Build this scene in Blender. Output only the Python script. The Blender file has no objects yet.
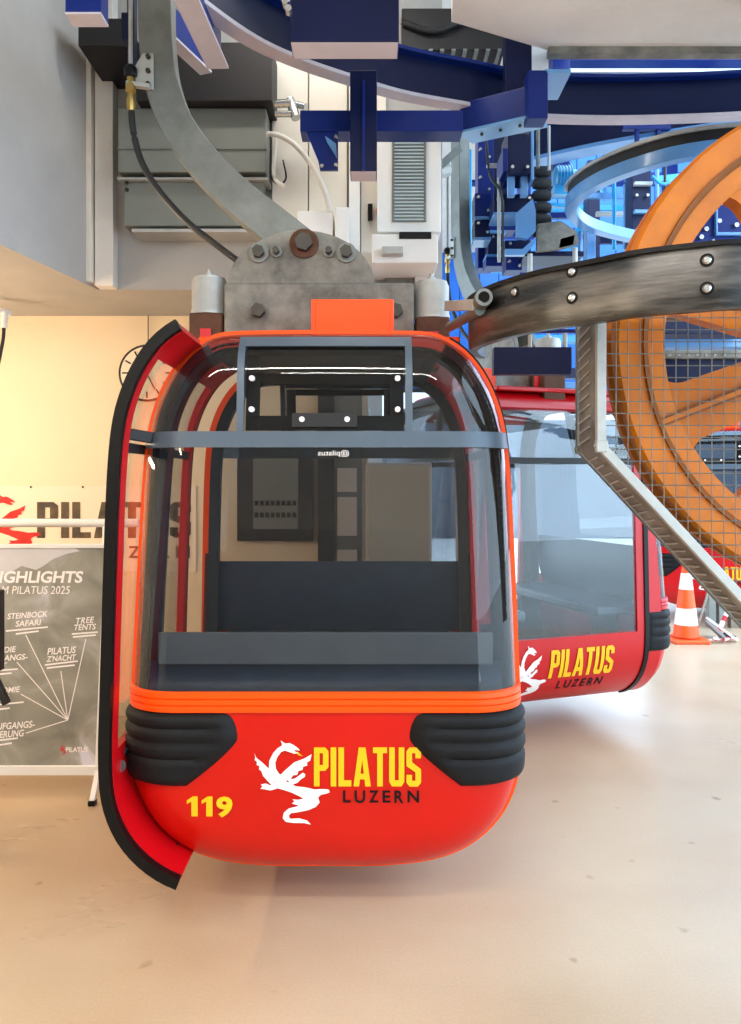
import bpy, bmesh, math, random
from mathutils import Vector, Matrix
import numpy as np

# ------------------------------------------------------------------ camera, world, lights
scene = bpy.context.scene
F, CU, CV, CZ = 780.0, 370.5, 480.0, 1.75          # focal length in px, principal column, horizon row, eye height

cam_d = bpy.data.cameras.new('camera')
cam_d.sensor_fit = 'VERTICAL'
cam_d.sensor_height = 24.0
cam_d.lens = F / 1024 * 24.0
cam_d.shift_y = -(512 - CV) / 1024
cam_d.clip_start = 0.05
cam = bpy.data.objects.new('camera', cam_d)
cam.location = (0, 0, CZ)
cam.rotation_euler = (math.pi / 2, 0, 0)
scene.collection.objects.link(cam)
scene.camera = cam

world = bpy.data.worlds.new('overcast_daylight')
world.use_nodes = True
wn = world.node_tree.nodes
wn['Background'].inputs['Color'].default_value = (0.62, 0.81, 1.0, 1)
wn['Background'].inputs['Strength'].default_value = 5.8
scene.world = world

vs = scene.view_settings
vs.view_transform = 'Standard'
vs.look = 'None'
vs.exposure = 0.02
vs.gamma = 1.0
vs.use_curve_mapping = False

# ------------------------------------------------------------------ helpers
def P(u, v, Y):
    """the point at depth Y that the photo's pixel (u, v) points to"""
    return Vector(((u - CU) / F * Y, Y, CZ - (v - CV) / F * Y))

def lin(r, g, b):
    f = lambda c: (c / 255 / 12.92) if c / 255 <= 0.04045 else ((c / 255 + 0.055) / 1.055) ** 2.4
    return (f(r), f(g), f(b), 1)

def new_mat(name):
    m = bpy.data.materials.new(name)
    m.use_nodes = True
    return m, m.node_tree, m.node_tree.nodes['Principled BSDF']

def mat(name, rgb, rough=0.5, metal=0.0, var=0.0, scale=8.0, bump=0.0, bscale=60.0, rvar=0.0, coat=0.0, spec=0.5, dark=None, stretch=None):
    m, nt, b = new_mat(name)
    col = lin(*rgb)
    b.inputs['Base Color'].default_value = col
    b.inputs['Roughness'].default_value = rough
    b.inputs['Metallic'].default_value = metal
    b.inputs['Specular IOR Level'].default_value = spec
    b.inputs['Coat Weight'].default_value = coat
    b.inputs['Coat Roughness'].default_value = 0.12
    if var or bump or rvar:
        tc = nt.nodes.new('ShaderNodeTexCoord')
        mp = nt.nodes.new('ShaderNodeMapping')
        nt.links.new(tc.outputs['Object'], mp.inputs['Vector'])
        if stretch:
            mp.inputs['Scale'].default_value = stretch
        no = nt.nodes.new('ShaderNodeTexNoise')
        no.inputs['Scale'].default_value = scale
        no.inputs['Detail'].default_value = 6
        no.inputs['Roughness'].default_value = 0.65
        nt.links.new(mp.outputs['Vector'], no.inputs['Vector'])
        if var:
            cr = nt.nodes.new('ShaderNodeValToRGB')
            c2 = lin(*dark) if dark else tuple(c * (1 - var) for c in col[:3]) + (1,)
            cr.color_ramp.elements[0].position = 0.47 if name == 'worn_black_band' else 0.32
            cr.color_ramp.elements[1].position = 0.68
            cr.color_ramp.elements[0].color = c2
            cr.color_ramp.elements[1].color = col
            nt.links.new(no.outputs['Fac'], cr.inputs['Fac'])
            nt.links.new(cr.outputs['Color'], b.inputs['Base Color'])
        if rvar:
            mr = nt.nodes.new('ShaderNodeMapRange')
            mr.inputs['To Min'].default_value = max(0.02, rough - rvar)
            mr.inputs['To Max'].default_value = min(1, rough + rvar)
            nt.links.new(no.outputs['Fac'], mr.inputs['Value'])
            nt.links.new(mr.outputs['Result'], b.inputs['Roughness'])
        if bump:
            n2 = nt.nodes.new('ShaderNodeTexNoise')
            n2.inputs['Scale'].default_value = bscale
            n2.inputs['Detail'].default_value = 4
            nt.links.new(mp.outputs['Vector'], n2.inputs['Vector'])
            bp = nt.nodes.new('ShaderNodeBump')
            bp.inputs['Strength'].default_value = bump
            bp.inputs['Distance'].default_value = 0.01
            nt.links.new(n2.outputs['Fac'], bp.inputs['Height'])
            nt.links.new(bp.outputs['Normal'], b.inputs['Normal'])
    return m

def glass_mat(name, tint, refl=1.0, rough=0.02):
    m = bpy.data.materials.new(name)
    m.use_nodes = True
    nt = m.node_tree
    nt.nodes.clear()
    out = nt.nodes.new('ShaderNodeOutputMaterial')
    tr = nt.nodes.new('ShaderNodeBsdfTransparent')
    tr.inputs['Color'].default_value = tuple(tint) + (1,)
    gl = nt.nodes.new('ShaderNodeBsdfGlossy')
    gl.inputs['Roughness'].default_value = rough
    gl.inputs['Color'].default_value = (refl, refl, refl, 1)
    fr = nt.nodes.new('ShaderNodeFresnel')
    ge = nt.nodes.new('ShaderNodeNewGeometry')          # same pane reflection from both sides
    mr = nt.nodes.new('ShaderNodeMapRange')
    mr.inputs['To Min'].default_value = 1.5
    mr.inputs['To Max'].default_value = 1 / 1.5
    nt.links.new(ge.outputs['Backfacing'], mr.inputs['Value'])
    nt.links.new(mr.outputs['Result'], fr.inputs['IOR'])
    mx = nt.nodes.new('ShaderNodeMixShader')
    nt.links.new(fr.outputs['Fac'], mx.inputs['Fac'])
    nt.links.new(tr.outputs['BSDF'], mx.inputs[1])
    nt.links.new(gl.outputs['BSDF'], mx.inputs[2])
    nt.links.new(mx.outputs['Shader'], out.inputs['Surface'])
    return m

def emit_mat(name, rgb, strength):
    m, nt, b = new_mat(name)
    b.inputs['Base Color'].default_value = rgb + (1,)
    b.inputs['Emission Color'].default_value = rgb + (1,)
    b.inputs['Emission Strength'].default_value = strength
    return m

M = {}
M['orange'] = mat('warm_lit_orange_trim', (255, 80, 4), 0.36, spec=0.3, coat=0.1, rvar=0.06, scale=5)  # warm light on the near cabin's red, painted in as orange
M['red'] = mat('warm_lit_red_body_paint', (204, 14, 1), 0.36, spec=0.3, coat=0.12, var=0.12, scale=2.0, rvar=0.06)  # near cabin's red with the warm light put into the colour
M['crimson'] = mat('crimson_body_paint', (200, 10, 20), 0.32, spec=0.35, coat=0.2, var=0.12, scale=2.0, rvar=0.06)
M['roofred'] = mat('roof_red_paint', (225, 45, 12), 0.4, var=0.1, scale=4)
M['rubber'] = mat('black_rubber', (10, 10, 12), 0.4, spec=0.25, var=0.3, scale=12, bump=0.15, bscale=90)
M['bumper'] = mat('bumper_plastic', (17, 18, 21), 0.62, spec=0.25, var=0.2, scale=20, bump=0.2, bscale=180)
M['barframe'] = mat('grey_blue_window_frame', (84, 98, 112), 0.42, metal=0.2, var=0.1, scale=10)
M['interior'] = mat('dark_interior_lining', (18, 18, 22), 0.6, var=0.2, scale=6)
M['seat'] = mat('dark_blue_seat', (40, 60, 80), 0.4, var=0.25, scale=7, bump=0.1)
M['seatback'] = mat('grey_seat_back', (96, 104, 110), 0.5, var=0.15, scale=4)
M['maroon'] = mat('maroon_pillar_lining', (66, 8, 16), 0.45, var=0.2, scale=5)
M['glass'] = glass_mat('tinted_cabin_glass', (0.6, 0.61, 0.63), 1.0, 0.015)
M['clear'] = glass_mat('clear_door_glass', (0.93, 0.95, 0.95), 1.0, 0.01)
M['pane'] = glass_mat('ribbed_pane', (0.72, 0.8, 0.84), 1.0, 0.12)
M['galv'] = mat('galvanised_steel', (136, 140, 136), 0.5, metal=0.55, var=0.32, scale=7, rvar=0.12, bump=0.06, bscale=40)
M['galvlight'] = mat('pale_zinc', (184, 186, 182), 0.45, metal=0.25, var=0.18, scale=12, rvar=0.1)
M['rusty'] = mat('weathered_steel', (150, 148, 138), 0.6, metal=0.15, var=0.4, scale=5, dark=(84, 82, 76), bump=0.1, bscale=30)
M['rust'] = mat('rust', (96, 62, 42), 0.8, var=0.4, scale=20)
M['bolt'] = mat('dark_bolt', (70, 68, 64), 0.4, metal=0.7, var=0.3, scale=30)
M['chrome'] = mat('bright_bolt', (200, 202, 200), 0.25, metal=0.9)
M['white'] = mat('white_paint', (238, 238, 234), 0.45, var=0.05, scale=5)
M['offwhite'] = mat('cream_panel_paint', (226, 220, 208), 0.5, var=0.08, scale=4)
M['yellow'] = mat('yellow_vinyl', (244, 186, 12), 0.4)
M['black'] = mat('black_vinyl', (10, 9, 10), 0.5, spec=0.2)
M['whitev'] = mat('white_vinyl', (246, 240, 236), 0.45)
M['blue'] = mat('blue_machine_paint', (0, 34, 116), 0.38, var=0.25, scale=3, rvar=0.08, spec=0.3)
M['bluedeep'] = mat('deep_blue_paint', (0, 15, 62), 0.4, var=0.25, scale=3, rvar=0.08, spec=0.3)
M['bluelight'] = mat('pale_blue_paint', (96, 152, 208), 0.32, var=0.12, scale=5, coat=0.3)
M['cyan'] = mat('cyan_motor_paint', (40, 160, 214), 0.35, var=0.1, scale=6, coat=0.3)
M['cladblue'] = mat('blue_glow_cladding', (10, 96, 190), 0.4, var=0.2, scale=1.2)  # blue carries the cyan glow behind the machinery
M['ribglass'] = mat('ribbed_glass_bar', (176, 194, 198), 0.25, spec=0.6)
M['flange'] = mat('flange_lit_lilac', (196, 190, 200), 0.5, var=0.15, scale=6)  # pale lilac puts the light on the steel undersides into the paint
M['gold'] = mat('yellow_orange_wheel_paint', (214, 120, 3), 0.45, spec=0.3, var=0.2, scale=4, dark=(188, 98, 2), bump=0.05, bscale=30)
M['golddark'] = mat('dark_wheel_groove', (140, 78, 14), 0.6, var=0.3, scale=6)  # darker gold for the rim groove line and spoke ribs
M['band'] = mat('worn_black_band', (104, 98, 92), 0.3, var=0.5, scale=2.2, dark=(13, 13, 14), rvar=0.14, stretch=(0.8, 0.8, 6), spec=0.8, bump=0.08, bscale=14)
M['concrete'] = mat('grey_concrete', (176, 174, 170), 0.8, var=0.16, scale=1.6, bump=0.15, bscale=40)
M['slab'] = mat('pale_slab_concrete', (224, 218, 210), 0.85, var=0.14, scale=2.2, bump=0.15, bscale=50)
M['wall'] = mat('cream_wall_paint', (246, 226, 192), 0.75, var=0.04, scale=2.5, bump=0.04, bscale=120)
M['soffit'] = mat('soffit_paint', (244, 222, 188), 0.75, var=0.05, scale=2)
M['darkductvoid'] = mat('dark_duct_and_void', (22, 20, 24), 0.6, var=0.3, scale=4)  # near black also carries the shade of the void above the boxes
M['boxgrey'] = mat('grey_green_sheet_metal', (132, 136, 130), 0.45, metal=0.3, var=0.12, scale=4)
M['brass'] = mat('brass', (190, 160, 90), 0.35, metal=0.9)
M['cable'] = mat('black_cable', (20, 22, 24), 0.45)
M['conduit'] = mat('white_conduit', (214, 212, 204), 0.4)
M['cone'] = mat('cone_orange_plastic', (255, 86, 20), 0.45)
M['amber'] = mat('amber_lens', (230, 130, 20), 0.3)
M['wood'] = mat('weathered_wood', (140, 128, 112), 0.8, var=0.3, scale=6, stretch=(1, 1, 6))
M['clockface'] = mat('clock_face', (250, 232, 202), 0.5)
M['farwall'] = mat('blue_grey_retaining_wall', (84, 96, 110), 0.85, var=0.3, scale=0.6)
M['skyground'] = mat('pale_outdoor_ground', (214, 214, 210), 0.9, var=0.15, scale=0.5)
M['redtape'] = mat('red_tape', (205, 30, 40), 0.5)
M['bannerred'] = mat('banner_red_print', (226, 48, 30), 0.6, var=0.3, scale=6, dark=(190, 14, 18))
M['bannerbrown'] = mat('banner_letter_print', (112, 92, 62), 0.6, var=0.5, scale=9, dark=(48, 44, 42))
M['bannercloth'] = mat('banner_cloth', (250, 230, 204), 0.7, bump=0.05, bscale=6)
M['tyre'] = mat('tyre_rubber', (22, 22, 24), 0.6)

# floor: beige sealed concrete with wear, sheen and a few dark spots
def floor_material():
    m, nt, b = new_mat('sealed_floor_concrete')
    N = nt.nodes; L = nt.links
    tc = N.new('ShaderNodeTexCoord')
    n1 = N.new('ShaderNodeTexNoise'); n1.inputs['Scale'].default_value = 0.9; n1.inputs['Detail'].default_value = 5
    n2 = N.new('ShaderNodeTexNoise'); n2.inputs['Scale'].default_value = 90; n2.inputs['Detail'].default_value = 3
    n3 = N.new('ShaderNodeTexNoise'); n3.inputs['Scale'].default_value = 5.5; n3.inputs['Detail'].default_value = 2
    mp = N.new('ShaderNodeMapping'); mp.inputs['Scale'].default_value = (0.6, 1.3, 1)
    n4 = N.new('ShaderNodeTexNoise'); n4.inputs['Scale'].default_value = 1.6; n4.inputs['Detail'].default_value = 4
    for n in (n1, n2, n3):
        L.new(tc.outputs['Object'], n.inputs['Vector'])
    L.new(tc.outputs['Object'], mp.inputs['Vector']); L.new(mp.outputs['Vector'], n4.inputs['Vector'])
    r1 = N.new('ShaderNodeValToRGB')
    r1.color_ramp.elements[0].color = lin(186, 160, 130); r1.color_ramp.elements[0].position = 0.3
    r1.color_ramp.elements[1].color = lin(200, 182, 156); r1.color_ramp.elements[1].position = 0.7
    L.new(n1.outputs['Fac'], r1.inputs['Fac'])
    r3 = N.new('ShaderNodeValToRGB')
    r3.color_ramp.elements[0].color = (0.55, 0.5, 0.45, 1); r3.color_ramp.elements[0].position = 0.23
    r3.color_ramp.elements[1].color = (1, 1, 1, 1); r3.color_ramp.elements[1].position = 0.29
    L.new(n3.outputs['Fac'], r3.inputs['Fac'])
    r2 = N.new('ShaderNodeValToRGB')
    r2.color_ramp.elements[0].color = (0.86, 0.86, 0.86, 1); r2.color_ramp.elements[1].color = (1.06, 1.06, 1.06, 1)
    L.new(n2.outputs['Fac'], r2.inputs['Fac'])
    r4 = N.new('ShaderNodeValToRGB')
    r4.color_ramp.elements[0].color = (0.93, 0.92, 0.91, 1); r4.color_ramp.elements[0].position = 0.35
    r4.color_ramp.elements[1].color = (1, 1, 1, 1); r4.color_ramp.elements[1].position = 0.6
    L.new(n4.outputs['Fac'], r4.inputs['Fac'])
    prev = r1.outputs['Color']
    for r in (r3, r2, r4):
        mx = N.new('ShaderNodeMix'); mx.data_type = 'RGBA'; mx.blend_type = 'MULTIPLY'
        mx.inputs['Factor'].default_value = 1.0
        L.new(prev, mx.inputs['A']); L.new(r.outputs['Color'], mx.inputs['B'])
        prev = mx.outputs['Result']
    L.new(prev, b.inputs['Base Color'])
    mr = N.new('ShaderNodeMapRange'); mr.inputs['To Min'].default_value = 0.2; mr.inputs['To Max'].default_value = 0.42
    L.new(n4.outputs['Fac'], mr.inputs['Value']); L.new(mr.outputs['Result'], b.inputs['Roughness'])
    bp = N.new('ShaderNodeBump'); bp.inputs['Strength'].default_value = 0.12; bp.inputs['Distance'].default_value = 0.004
    L.new(n2.outputs['Fac'], bp.inputs['Height']); L.new(bp.outputs['Normal'], b.inputs['Normal'])
    return m
M['floor'] = floor_material()

# poster print: a grey mountain with pale mist
def poster_material():
    m, nt, b = new_mat('mountain_poster_print')
    N = nt.nodes; L = nt.links
    tc = N.new('ShaderNodeTexCoord')
    n1 = N.new('ShaderNodeTexNoise'); n1.inputs['Scale'].default_value = 3.2; n1.inputs['Detail'].default_value = 9; n1.inputs['Distortion'].default_value = 0.9
    L.new(tc.outputs['Object'], n1.inputs['Vector'])
    r = N.new('ShaderNodeValToRGB')
    e = r.color_ramp.elements
    e[0].position = 0.3; e[0].color = lin(118, 118, 110)
    e[1].position = 0.68; e[1].color = lin(214, 214, 228)
    x = e.new(0.5); x.color = lin(150, 148, 136)
    y = e.new(0.6); y.color = lin(172, 170, 168)
    L.new(n1.outputs['Fac'], r.inputs['Fac'])
    L.new(r.outputs['Color'], b.inputs['Base Color'])
    b.inputs['Roughness'].default_value = 0.5
    return m
M['poster'] = poster_material()
M['postersky'] = mat('poster_sky_print', (206, 204, 206), 0.5, var=0.08, scale=5)

coll = scene.collection

class G:
    """collects polygons of one mesh"""
    def __init__(s):
        s.v = []; s.f = []
    def add(s, vs, fs):
        o = len(s.v)
        s.v += [Vector(p) for p in vs]
        s.f += [tuple(i + o for i in f) for f in fs]
        return s
    def box(s, c, size, rot=None):
        hx, hy, hz = size[0] / 2, size[1] / 2, size[2] / 2
        vs = [Vector((x, y, z)) for x in (-hx, hx) for y in (-hy, hy) for z in (-hz, hz)]
        if rot is not None:
            vs = [rot @ p for p in vs]
        c = Vector(c)
        return s.add([p + c for p in vs], [(0, 1, 3, 2), (4, 6, 7, 5), (0, 4, 5, 1), (2, 3, 7, 6), (0, 2, 6, 4), (1, 5, 7, 3)])
    def span(s, a, b):
        a = Vector(a); b = Vector(b)
        return s.box((a + b) / 2, [abs(b[i] - a[i]) for i in range(3)])
    def beam(s, p0, p1, w, h, up=(0, 0, 1)):
        return s.sweep([p0, p1], [(-w / 2, -h / 2), (w / 2, -h / 2), (w / 2, h / 2), (-w / 2, h / 2)], up)
    def sweep(s, path, prof, up=(0, 0, 1), closed=False, scales=None):
        path = [Vector(p) for p in path]; up = Vector(up); n = len(path); m = len(prof)
        vs = []
        for i, p in enumerate(path):
            if closed:
                t = path[(i + 1) % n] - path[i - 1]
            else:
                t = path[min(i + 1, n - 1)] - path[max(i - 1, 0)]
            t.normalize()
            u = up if abs(t.dot(up)) < 0.98 else Vector((0, 1, 0))
            side = t.cross(u).normalized()
            uu = side.cross(t).normalized()
            k = scales[i] if scales else 1
            vs += [p + side * a * k + uu * b * k for a, b in prof]
        fs = []
        for i in range(n if closed else n - 1):
            for j in range(m):
                a = i * m + j; b = i * m + (j + 1) % m
                c = ((i + 1) % n) * m + (j + 1) % m; d = ((i + 1) % n) * m + j
                fs.append((a, b, c, d))
        if not closed:
            fs.append(tuple(reversed(range(m))))
            fs.append(tuple(range((n - 1) * m, n * m)))
        return s.add(vs, fs)
    def tube(s, path, r, n=10, closed=False, up=(0, 0, 1), scales=None):
        return s.sweep(path, [(r * math.cos(2 * math.pi * k / n), r * math.sin(2 * math.pi * k / n)) for k in range(n)], up, closed, scales)
    def cyl(s, p0, p1, r, n=20, r2=None):
        p0 = Vector(p0); p1 = Vector(p1)
        return s.lathe(p0, p1 - p0, [(r, 0), (r if r2 is None else r2, (p1 - p0).length)], n)
    def lathe(s, base, axis, prof, n=24):
        """prof: (radius, height) pairs along axis, closed at both ends"""
        base = Vector(base); ax = Vector(axis).normalized()
        u = ax.orthogonal().normalized(); w = ax.cross(u)
        vs = []
        for r, h in prof:
            for k in range(n):
                a = 2 * math.pi * k / n
                vs.append(base + ax * h + u * (r * math.cos(a)) + w * (r * math.sin(a)))
        fs = []
        for i in range(len(prof) - 1):
            for k in range(n):
                fs.append((i * n + k, i * n + (k + 1) % n, (i + 1) * n + (k + 1) % n, (i + 1) * n + k))
        fs.append(tuple(reversed(range(n))))
        fs.append(tuple(range((len(prof) - 1) * n, len(prof) * n)))
        return s.add(vs, fs)
    def prism(s, poly, fn, d0, d1):
        """poly 2d points; fn(a, b, d) -> 3d; extruded from d0 to d1"""
        n = len(poly)
        vs = [fn(a, b, d0) for a, b in poly] + [fn(a, b, d1) for a, b in poly]
        fs = [tuple(range(n)), tuple(reversed(range(n, 2 * n)))]
        fs += [(i, i + n, (i + 1) % n + n, (i + 1) % n) for i in range(n)]
        return s.add(vs, fs)
    def grid(s, fn, nu, nv, closed_u=False):
        vs = [fn(i / (nu if closed_u else nu - 1), j / (nv - 1)) for j in range(nv) for i in range(nu)]
        fs = []
        for j in range(nv - 1):
            for i in range(nu if closed_u else nu - 1):
                fs.append((j * nu + i, j * nu + (i + 1) % nu, (j + 1) * nu + (i + 1) % nu, (j + 1) * nu + i))
        return s.add(vs, fs)

def link(name, me, m, parent, smooth, bevel, angle=35):
    o = bpy.data.objects.new(name, me)
    coll.objects.link(o)
    if m is not None:
        if len(me.materials) == 0:
            me.materials.append(m)
    if parent is not None:
        o.parent = parent
    if smooth:
        for p in me.polygons:
            p.use_smooth = True
        try:
            me.set_sharp_from_angle(angle=math.radians(angle))
        except Exception:
            pass
    if bevel:
        b = o.modifiers.new('bevel', 'BEVEL')
        b.width = bevel; b.segments = 2; b.limit_method = 'ANGLE'; b.angle_limit = math.radians(40)
    return o

def build(name, g, m, parent=None, smooth=True, bevel=0.0, origin=None, recalc=True, angle=35):
    """one mesh object; world coordinates, the parent's (or its own) base subtracted"""
    off = Vector((0, 0, 0))
    if parent is not None:
        q = parent
        while q is not None:
            off += Vector(q.location); q = q.parent
        if parent.get('local'):
            off = Vector((0, 0, 0))
    elif origin is not None:
        off = Vector(origin)
    elif g.v:
        xs = [p.x for p in g.v]; ys = [p.y for p in g.v]; zs = [p.z for p in g.v]
        off = Vector(((min(xs) + max(xs)) / 2, (min(ys) + max(ys)) / 2, min(zs)))
    me = bpy.data.meshes.new(name)
    me.from_pydata([tuple(p - off) for p in g.v], [], g.f)
    if recalc:
        bm = bmesh.new(); bm.from_mesh(me)
        bmesh.ops.recalc_face_normals(bm, faces=bm.faces)
        bm.to_mesh(me); bm.free()
    me.update()
    o = link(name, me, M[m] if isinstance(m, str) else m, parent, smooth, bevel, angle)
    if parent is None:
        o.location = off
    return o

def build_bm(name, bm, m, parent, smooth=True, angle=35):
    me = bpy.data.meshes.new(name)
    bm.to_mesh(me); bm.free()
    return link(name, me, M[m], parent, smooth, 0, angle)

def tag(o, label, cat, group=None):
    o['label'] = label; o['category'] = cat
    if group: o['group'] = group
    return o

def thing(name, label, cat, loc=(0, 0, 0), rotz=0.0, group=None, local=False):
    o = bpy.data.objects.new(name, None)
    o.empty_display_size = 0.1
    o.location = loc; o.rotation_euler = (0, 0, rotz)
    coll.objects.link(o)
    if local: o['local'] = True
    return tag(o, label, cat, group)

def struct(o):
    o['kind'] = 'structure'
    return o

def smooth_path(pts, n=8, closed=False):
    """Catmull-Rom through points of any dimension"""
    pts = [np.array(p, float) for p in pts]; out = []; m = len(pts)
    rng = range(m) if closed else range(m - 1)
    for i in rng:
        if closed:
            p0, p1, p2, p3 = pts[i - 1], pts[i], pts[(i + 1) % m], pts[(i + 2) % m]
        else:
            p1, p2 = pts[i], pts[i + 1]
            p0 = pts[i - 1] if i else 2 * p1 - p2
            p3 = pts[i + 2] if i + 2 < m else 2 * p2 - p1
        for k in range(n):
            t = k / n
            out.append(0.5 * (2 * p1 + (p2 - p0) * t + (2 * p0 - 5 * p1 + 4 * p2 - p3) * t * t + (3 * p1 - p0 - 3 * p2 + p3) * t ** 3))
    if not closed:
        out.append(pts[-1])
    return out

# lettering ---------------------------------------------------------
def text_shape(body, bold=0.0, spacing=1.0):
    """(verts2d, faces) of a line of text scaled to the unit box"""
    c = bpy.data.curves.new('lettering', 'FONT')
    c.body = body; c.size = 1; c.offset = bold; c.space_character = spacing; c.resolution_u = 3
    o = bpy.data.objects.new('lettering', c)
    coll.objects.link(o)
    dg = bpy.context.evaluated_depsgraph_get()
    dg.update()
    me = bpy.data.meshes.new_from_object(o.evaluated_get(dg))
    vs = [(p.co.x, p.co.y) for p in me.vertices]; fs = [tuple(p.vertices) for p in me.polygons]
    bpy.data.objects.remove(o); bpy.data.curves.remove(c); bpy.data.meshes.remove(me)
    x0 = min(a for a, b in vs); x1 = max(a for a, b in vs); y0 = min(b for a, b in vs); y1 = max(b for a, b in vs)
    return [((a - x0) / (x1 - x0), (b - y0) / (y1 - y0)) for a, b in vs], fs

def block_letters(word):
    t = 0.2
    R = lambda a, b, c, d: [(a, b), (c, b), (c, d), (a, d)]
    def letter(ch):
        if ch == 'P':
            w = .52; return w, [R(0, 0, t, 1), [(0, .85), (w - .12, .85), (w, .85), (w, .9), (w - .12, 1), (0, 1)], R(w - t, .55, w, .85), [(0, .4), (w - .12, .4), (w, .5), (w, .55), (0, .55)]]
        if ch == 'I': return t, [R(0, 0, t, 1)]
        if ch == 'L': return .46, [R(0, 0, t, 1), R(0, 0, .46, .16)]
        if ch == 'A':
            return .62, [[(0, 0), (.2, 0), (.36, 1), (.19, 1)], [(.42, 0), (.62, 0), (.43, 1), (.26, 1)], [(.14, .18), (.48, .18), (.46, .33), (.16, .33)]]
        if ch == 'T': return .5, [R(0, .85, .5, 1), R(.15, 0, .35, 1)]
        if ch == 'U':
            w = .54; return w, [R(0, .12, t, 1), R(w - t, .12, w, 1), [(0, .12), (.1, 0), (w - .1, 0), (w, .12), (w, .16), (0, .16)]]
        if ch == 'S':
            w = .52; return w, [[(0, .85), (w, .85), (w, .9), (w - .11, 1), (.11, 1), (0, .9)], R(w - t, .72, w, .86), R(0, .6, t, .86),
                                [(0, .62), (t, .62), (w, .44), (w, .36), (w - t, .36), (0, .52)], R(w - t, .14, w, .42), R(0, .14, t, .3), [(0, .15), (0, .1), (.11, 0), (w - .11, 0), (w, .1), (w, .15)]]
    x = 0; vs = []; fs = []
    for ch in word:
        w, polys = letter(ch)
        for p in polys:
            o = len(vs)
            vs += [(a + x, b) for a, b in p]
            fs.append(tuple(range(o, o + len(p))))
        x += w + .075
    x -= .075
    return [(a / x, b) for a, b in vs], fs

def letters_of(word, bold=0.02, gap=0.2, block=False):
    """each letter of a word as its own unit-box shape"""
    if block:
        parts = []; x = 0; tot = []
        for ch in word:
            vs, fs = block_letters(ch)
            tot.append((ch, vs, fs))
        widths = {'P': .52, 'I': .2, 'L': .46, 'A': .62, 'T': .5, 'U': .54, 'S': .52}
        total = sum(widths[c] for c in word) + .075 * (len(word) - 1)
        for ch, vs, fs in tot:
            w = widths[ch]
            parts.append(([((a * w + x) / total, b) for a, b in vs], fs)); x += w + .075
        return parts
    wd = {'I': .3, '1': .4, 'N': .75, 'Z': .62, 'E': .52, 'R': .6, 'L': .5, 'U': .7, '9': .6}
    total = sum(wd[c] for c in word) + gap * (len(word) - 1); x = 0; parts = []
    for ch in word:
        vs, fs = text_shape(ch, bold) if ch != '1' else ([(.42, 0), (1, 0), (1, 1), (.55, 1), (0, .8), (0, .62), (.42, .74)], [tuple(range(7))])
        parts.append(([((a * wd[ch] + x) / total, b) for a, b in vs], fs)); x += wd[ch] + gap
    return parts

def fit(shape, u0, v0, u1, v1, shear=0.0, slope=0.0):
    """unit-box shape to a pixel box (v0 top, v1 bottom)"""
    vs, fs = shape
    return [(u0 + (u1 - u0) * a + shear * (b - .5), v1 + (v0 - v1) * b + slope * (a - .5) * (u1 - u0)) for a, b in vs], fs

# dragon emblem: outlines in a 290 x 305 box (top left origin)
def dragon_shapes():
    sh = [
        # neck
        [(136, 14), (150, 22), (136, 36), (122, 54), (114, 76), (116, 98), (128, 116), (150, 128), (140, 150), (112, 142), (98, 120), (90, 98), (92, 68), (106, 40), (122, 22)],
        # left wing
        [(34, 38), (44, 58), (62, 72), (78, 86), (92, 100), (102, 122), (112, 142), (100, 158), (84, 142), (74, 130), (68, 124), (62, 106), (53, 100), (56, 88), (44, 84), (46, 72), (37, 66), (40, 54)],
        # left foreleg
        [(112, 146), (98, 160), (78, 152), (60, 156), (66, 164), (58, 172), (76, 174), (96, 178), (118, 172), (132, 160)],
        # right wing
        [(134, 120), (150, 104), (184, 74), (222, 60), (250, 44), (244, 68), (232, 74), (234, 86), (218, 90), (216, 102), (200, 106), (196, 120), (180, 122), (172, 136), (150, 144)],
        # right foreleg
        [(160, 138), (186, 134), (204, 122), (216, 112), (226, 118), (224, 128), (210, 136), (196, 150), (172, 158)],
        # body and hind leg
        [(112, 140), (140, 138), (164, 148), (190, 162), (226, 166), (262, 174), (292, 172), (312, 174), (318, 184), (304, 190), (284, 194), (274, 204), (280, 222), (266, 238), (244, 246), (214, 240), (230, 214), (206, 200), (176, 186), (146, 176), (116, 168)],
        # rear foot
        [(246, 246), (214, 240), (196, 232), (176, 226), (186, 218), (178, 210), (200, 212), (226, 206), (250, 218)],
        # tail
        [(266, 238), (238, 250), (200, 258), (172, 262), (164, 272), (170, 282), (204, 280), (232, 288), (248, 304), (222, 298), (186, 298), (154, 294), (142, 280), (146, 260), (164, 244), (196, 236), (232, 226), (256, 214)],
    ]
    # head with open mouth and swept ear
    sh.append([(132, 20), (140, 8), (134, -8), (152, 4), (168, 2), (184, 10), (200, 22), (206, 30), (192, 28), (182, 30), (198, 38), (186, 42), (168, 36), (150, 30), (140, 34)])
    vs = []; fs = []
    for s in sh:
        o = len(vs)
        vs += [((a - 34) / 284.0, 1 - (b - 4) / 300.0) for a, b in s]
        fs.append(tuple(range(o, o + len(s))))
    return vs, fs
DRAGON = dragon_shapes()
WORD = block_letters('PILATUS')
PILATUS = letters_of('PILATUS', block=True)
LUZERN = letters_of('LUZERN', .022, .25)

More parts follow.
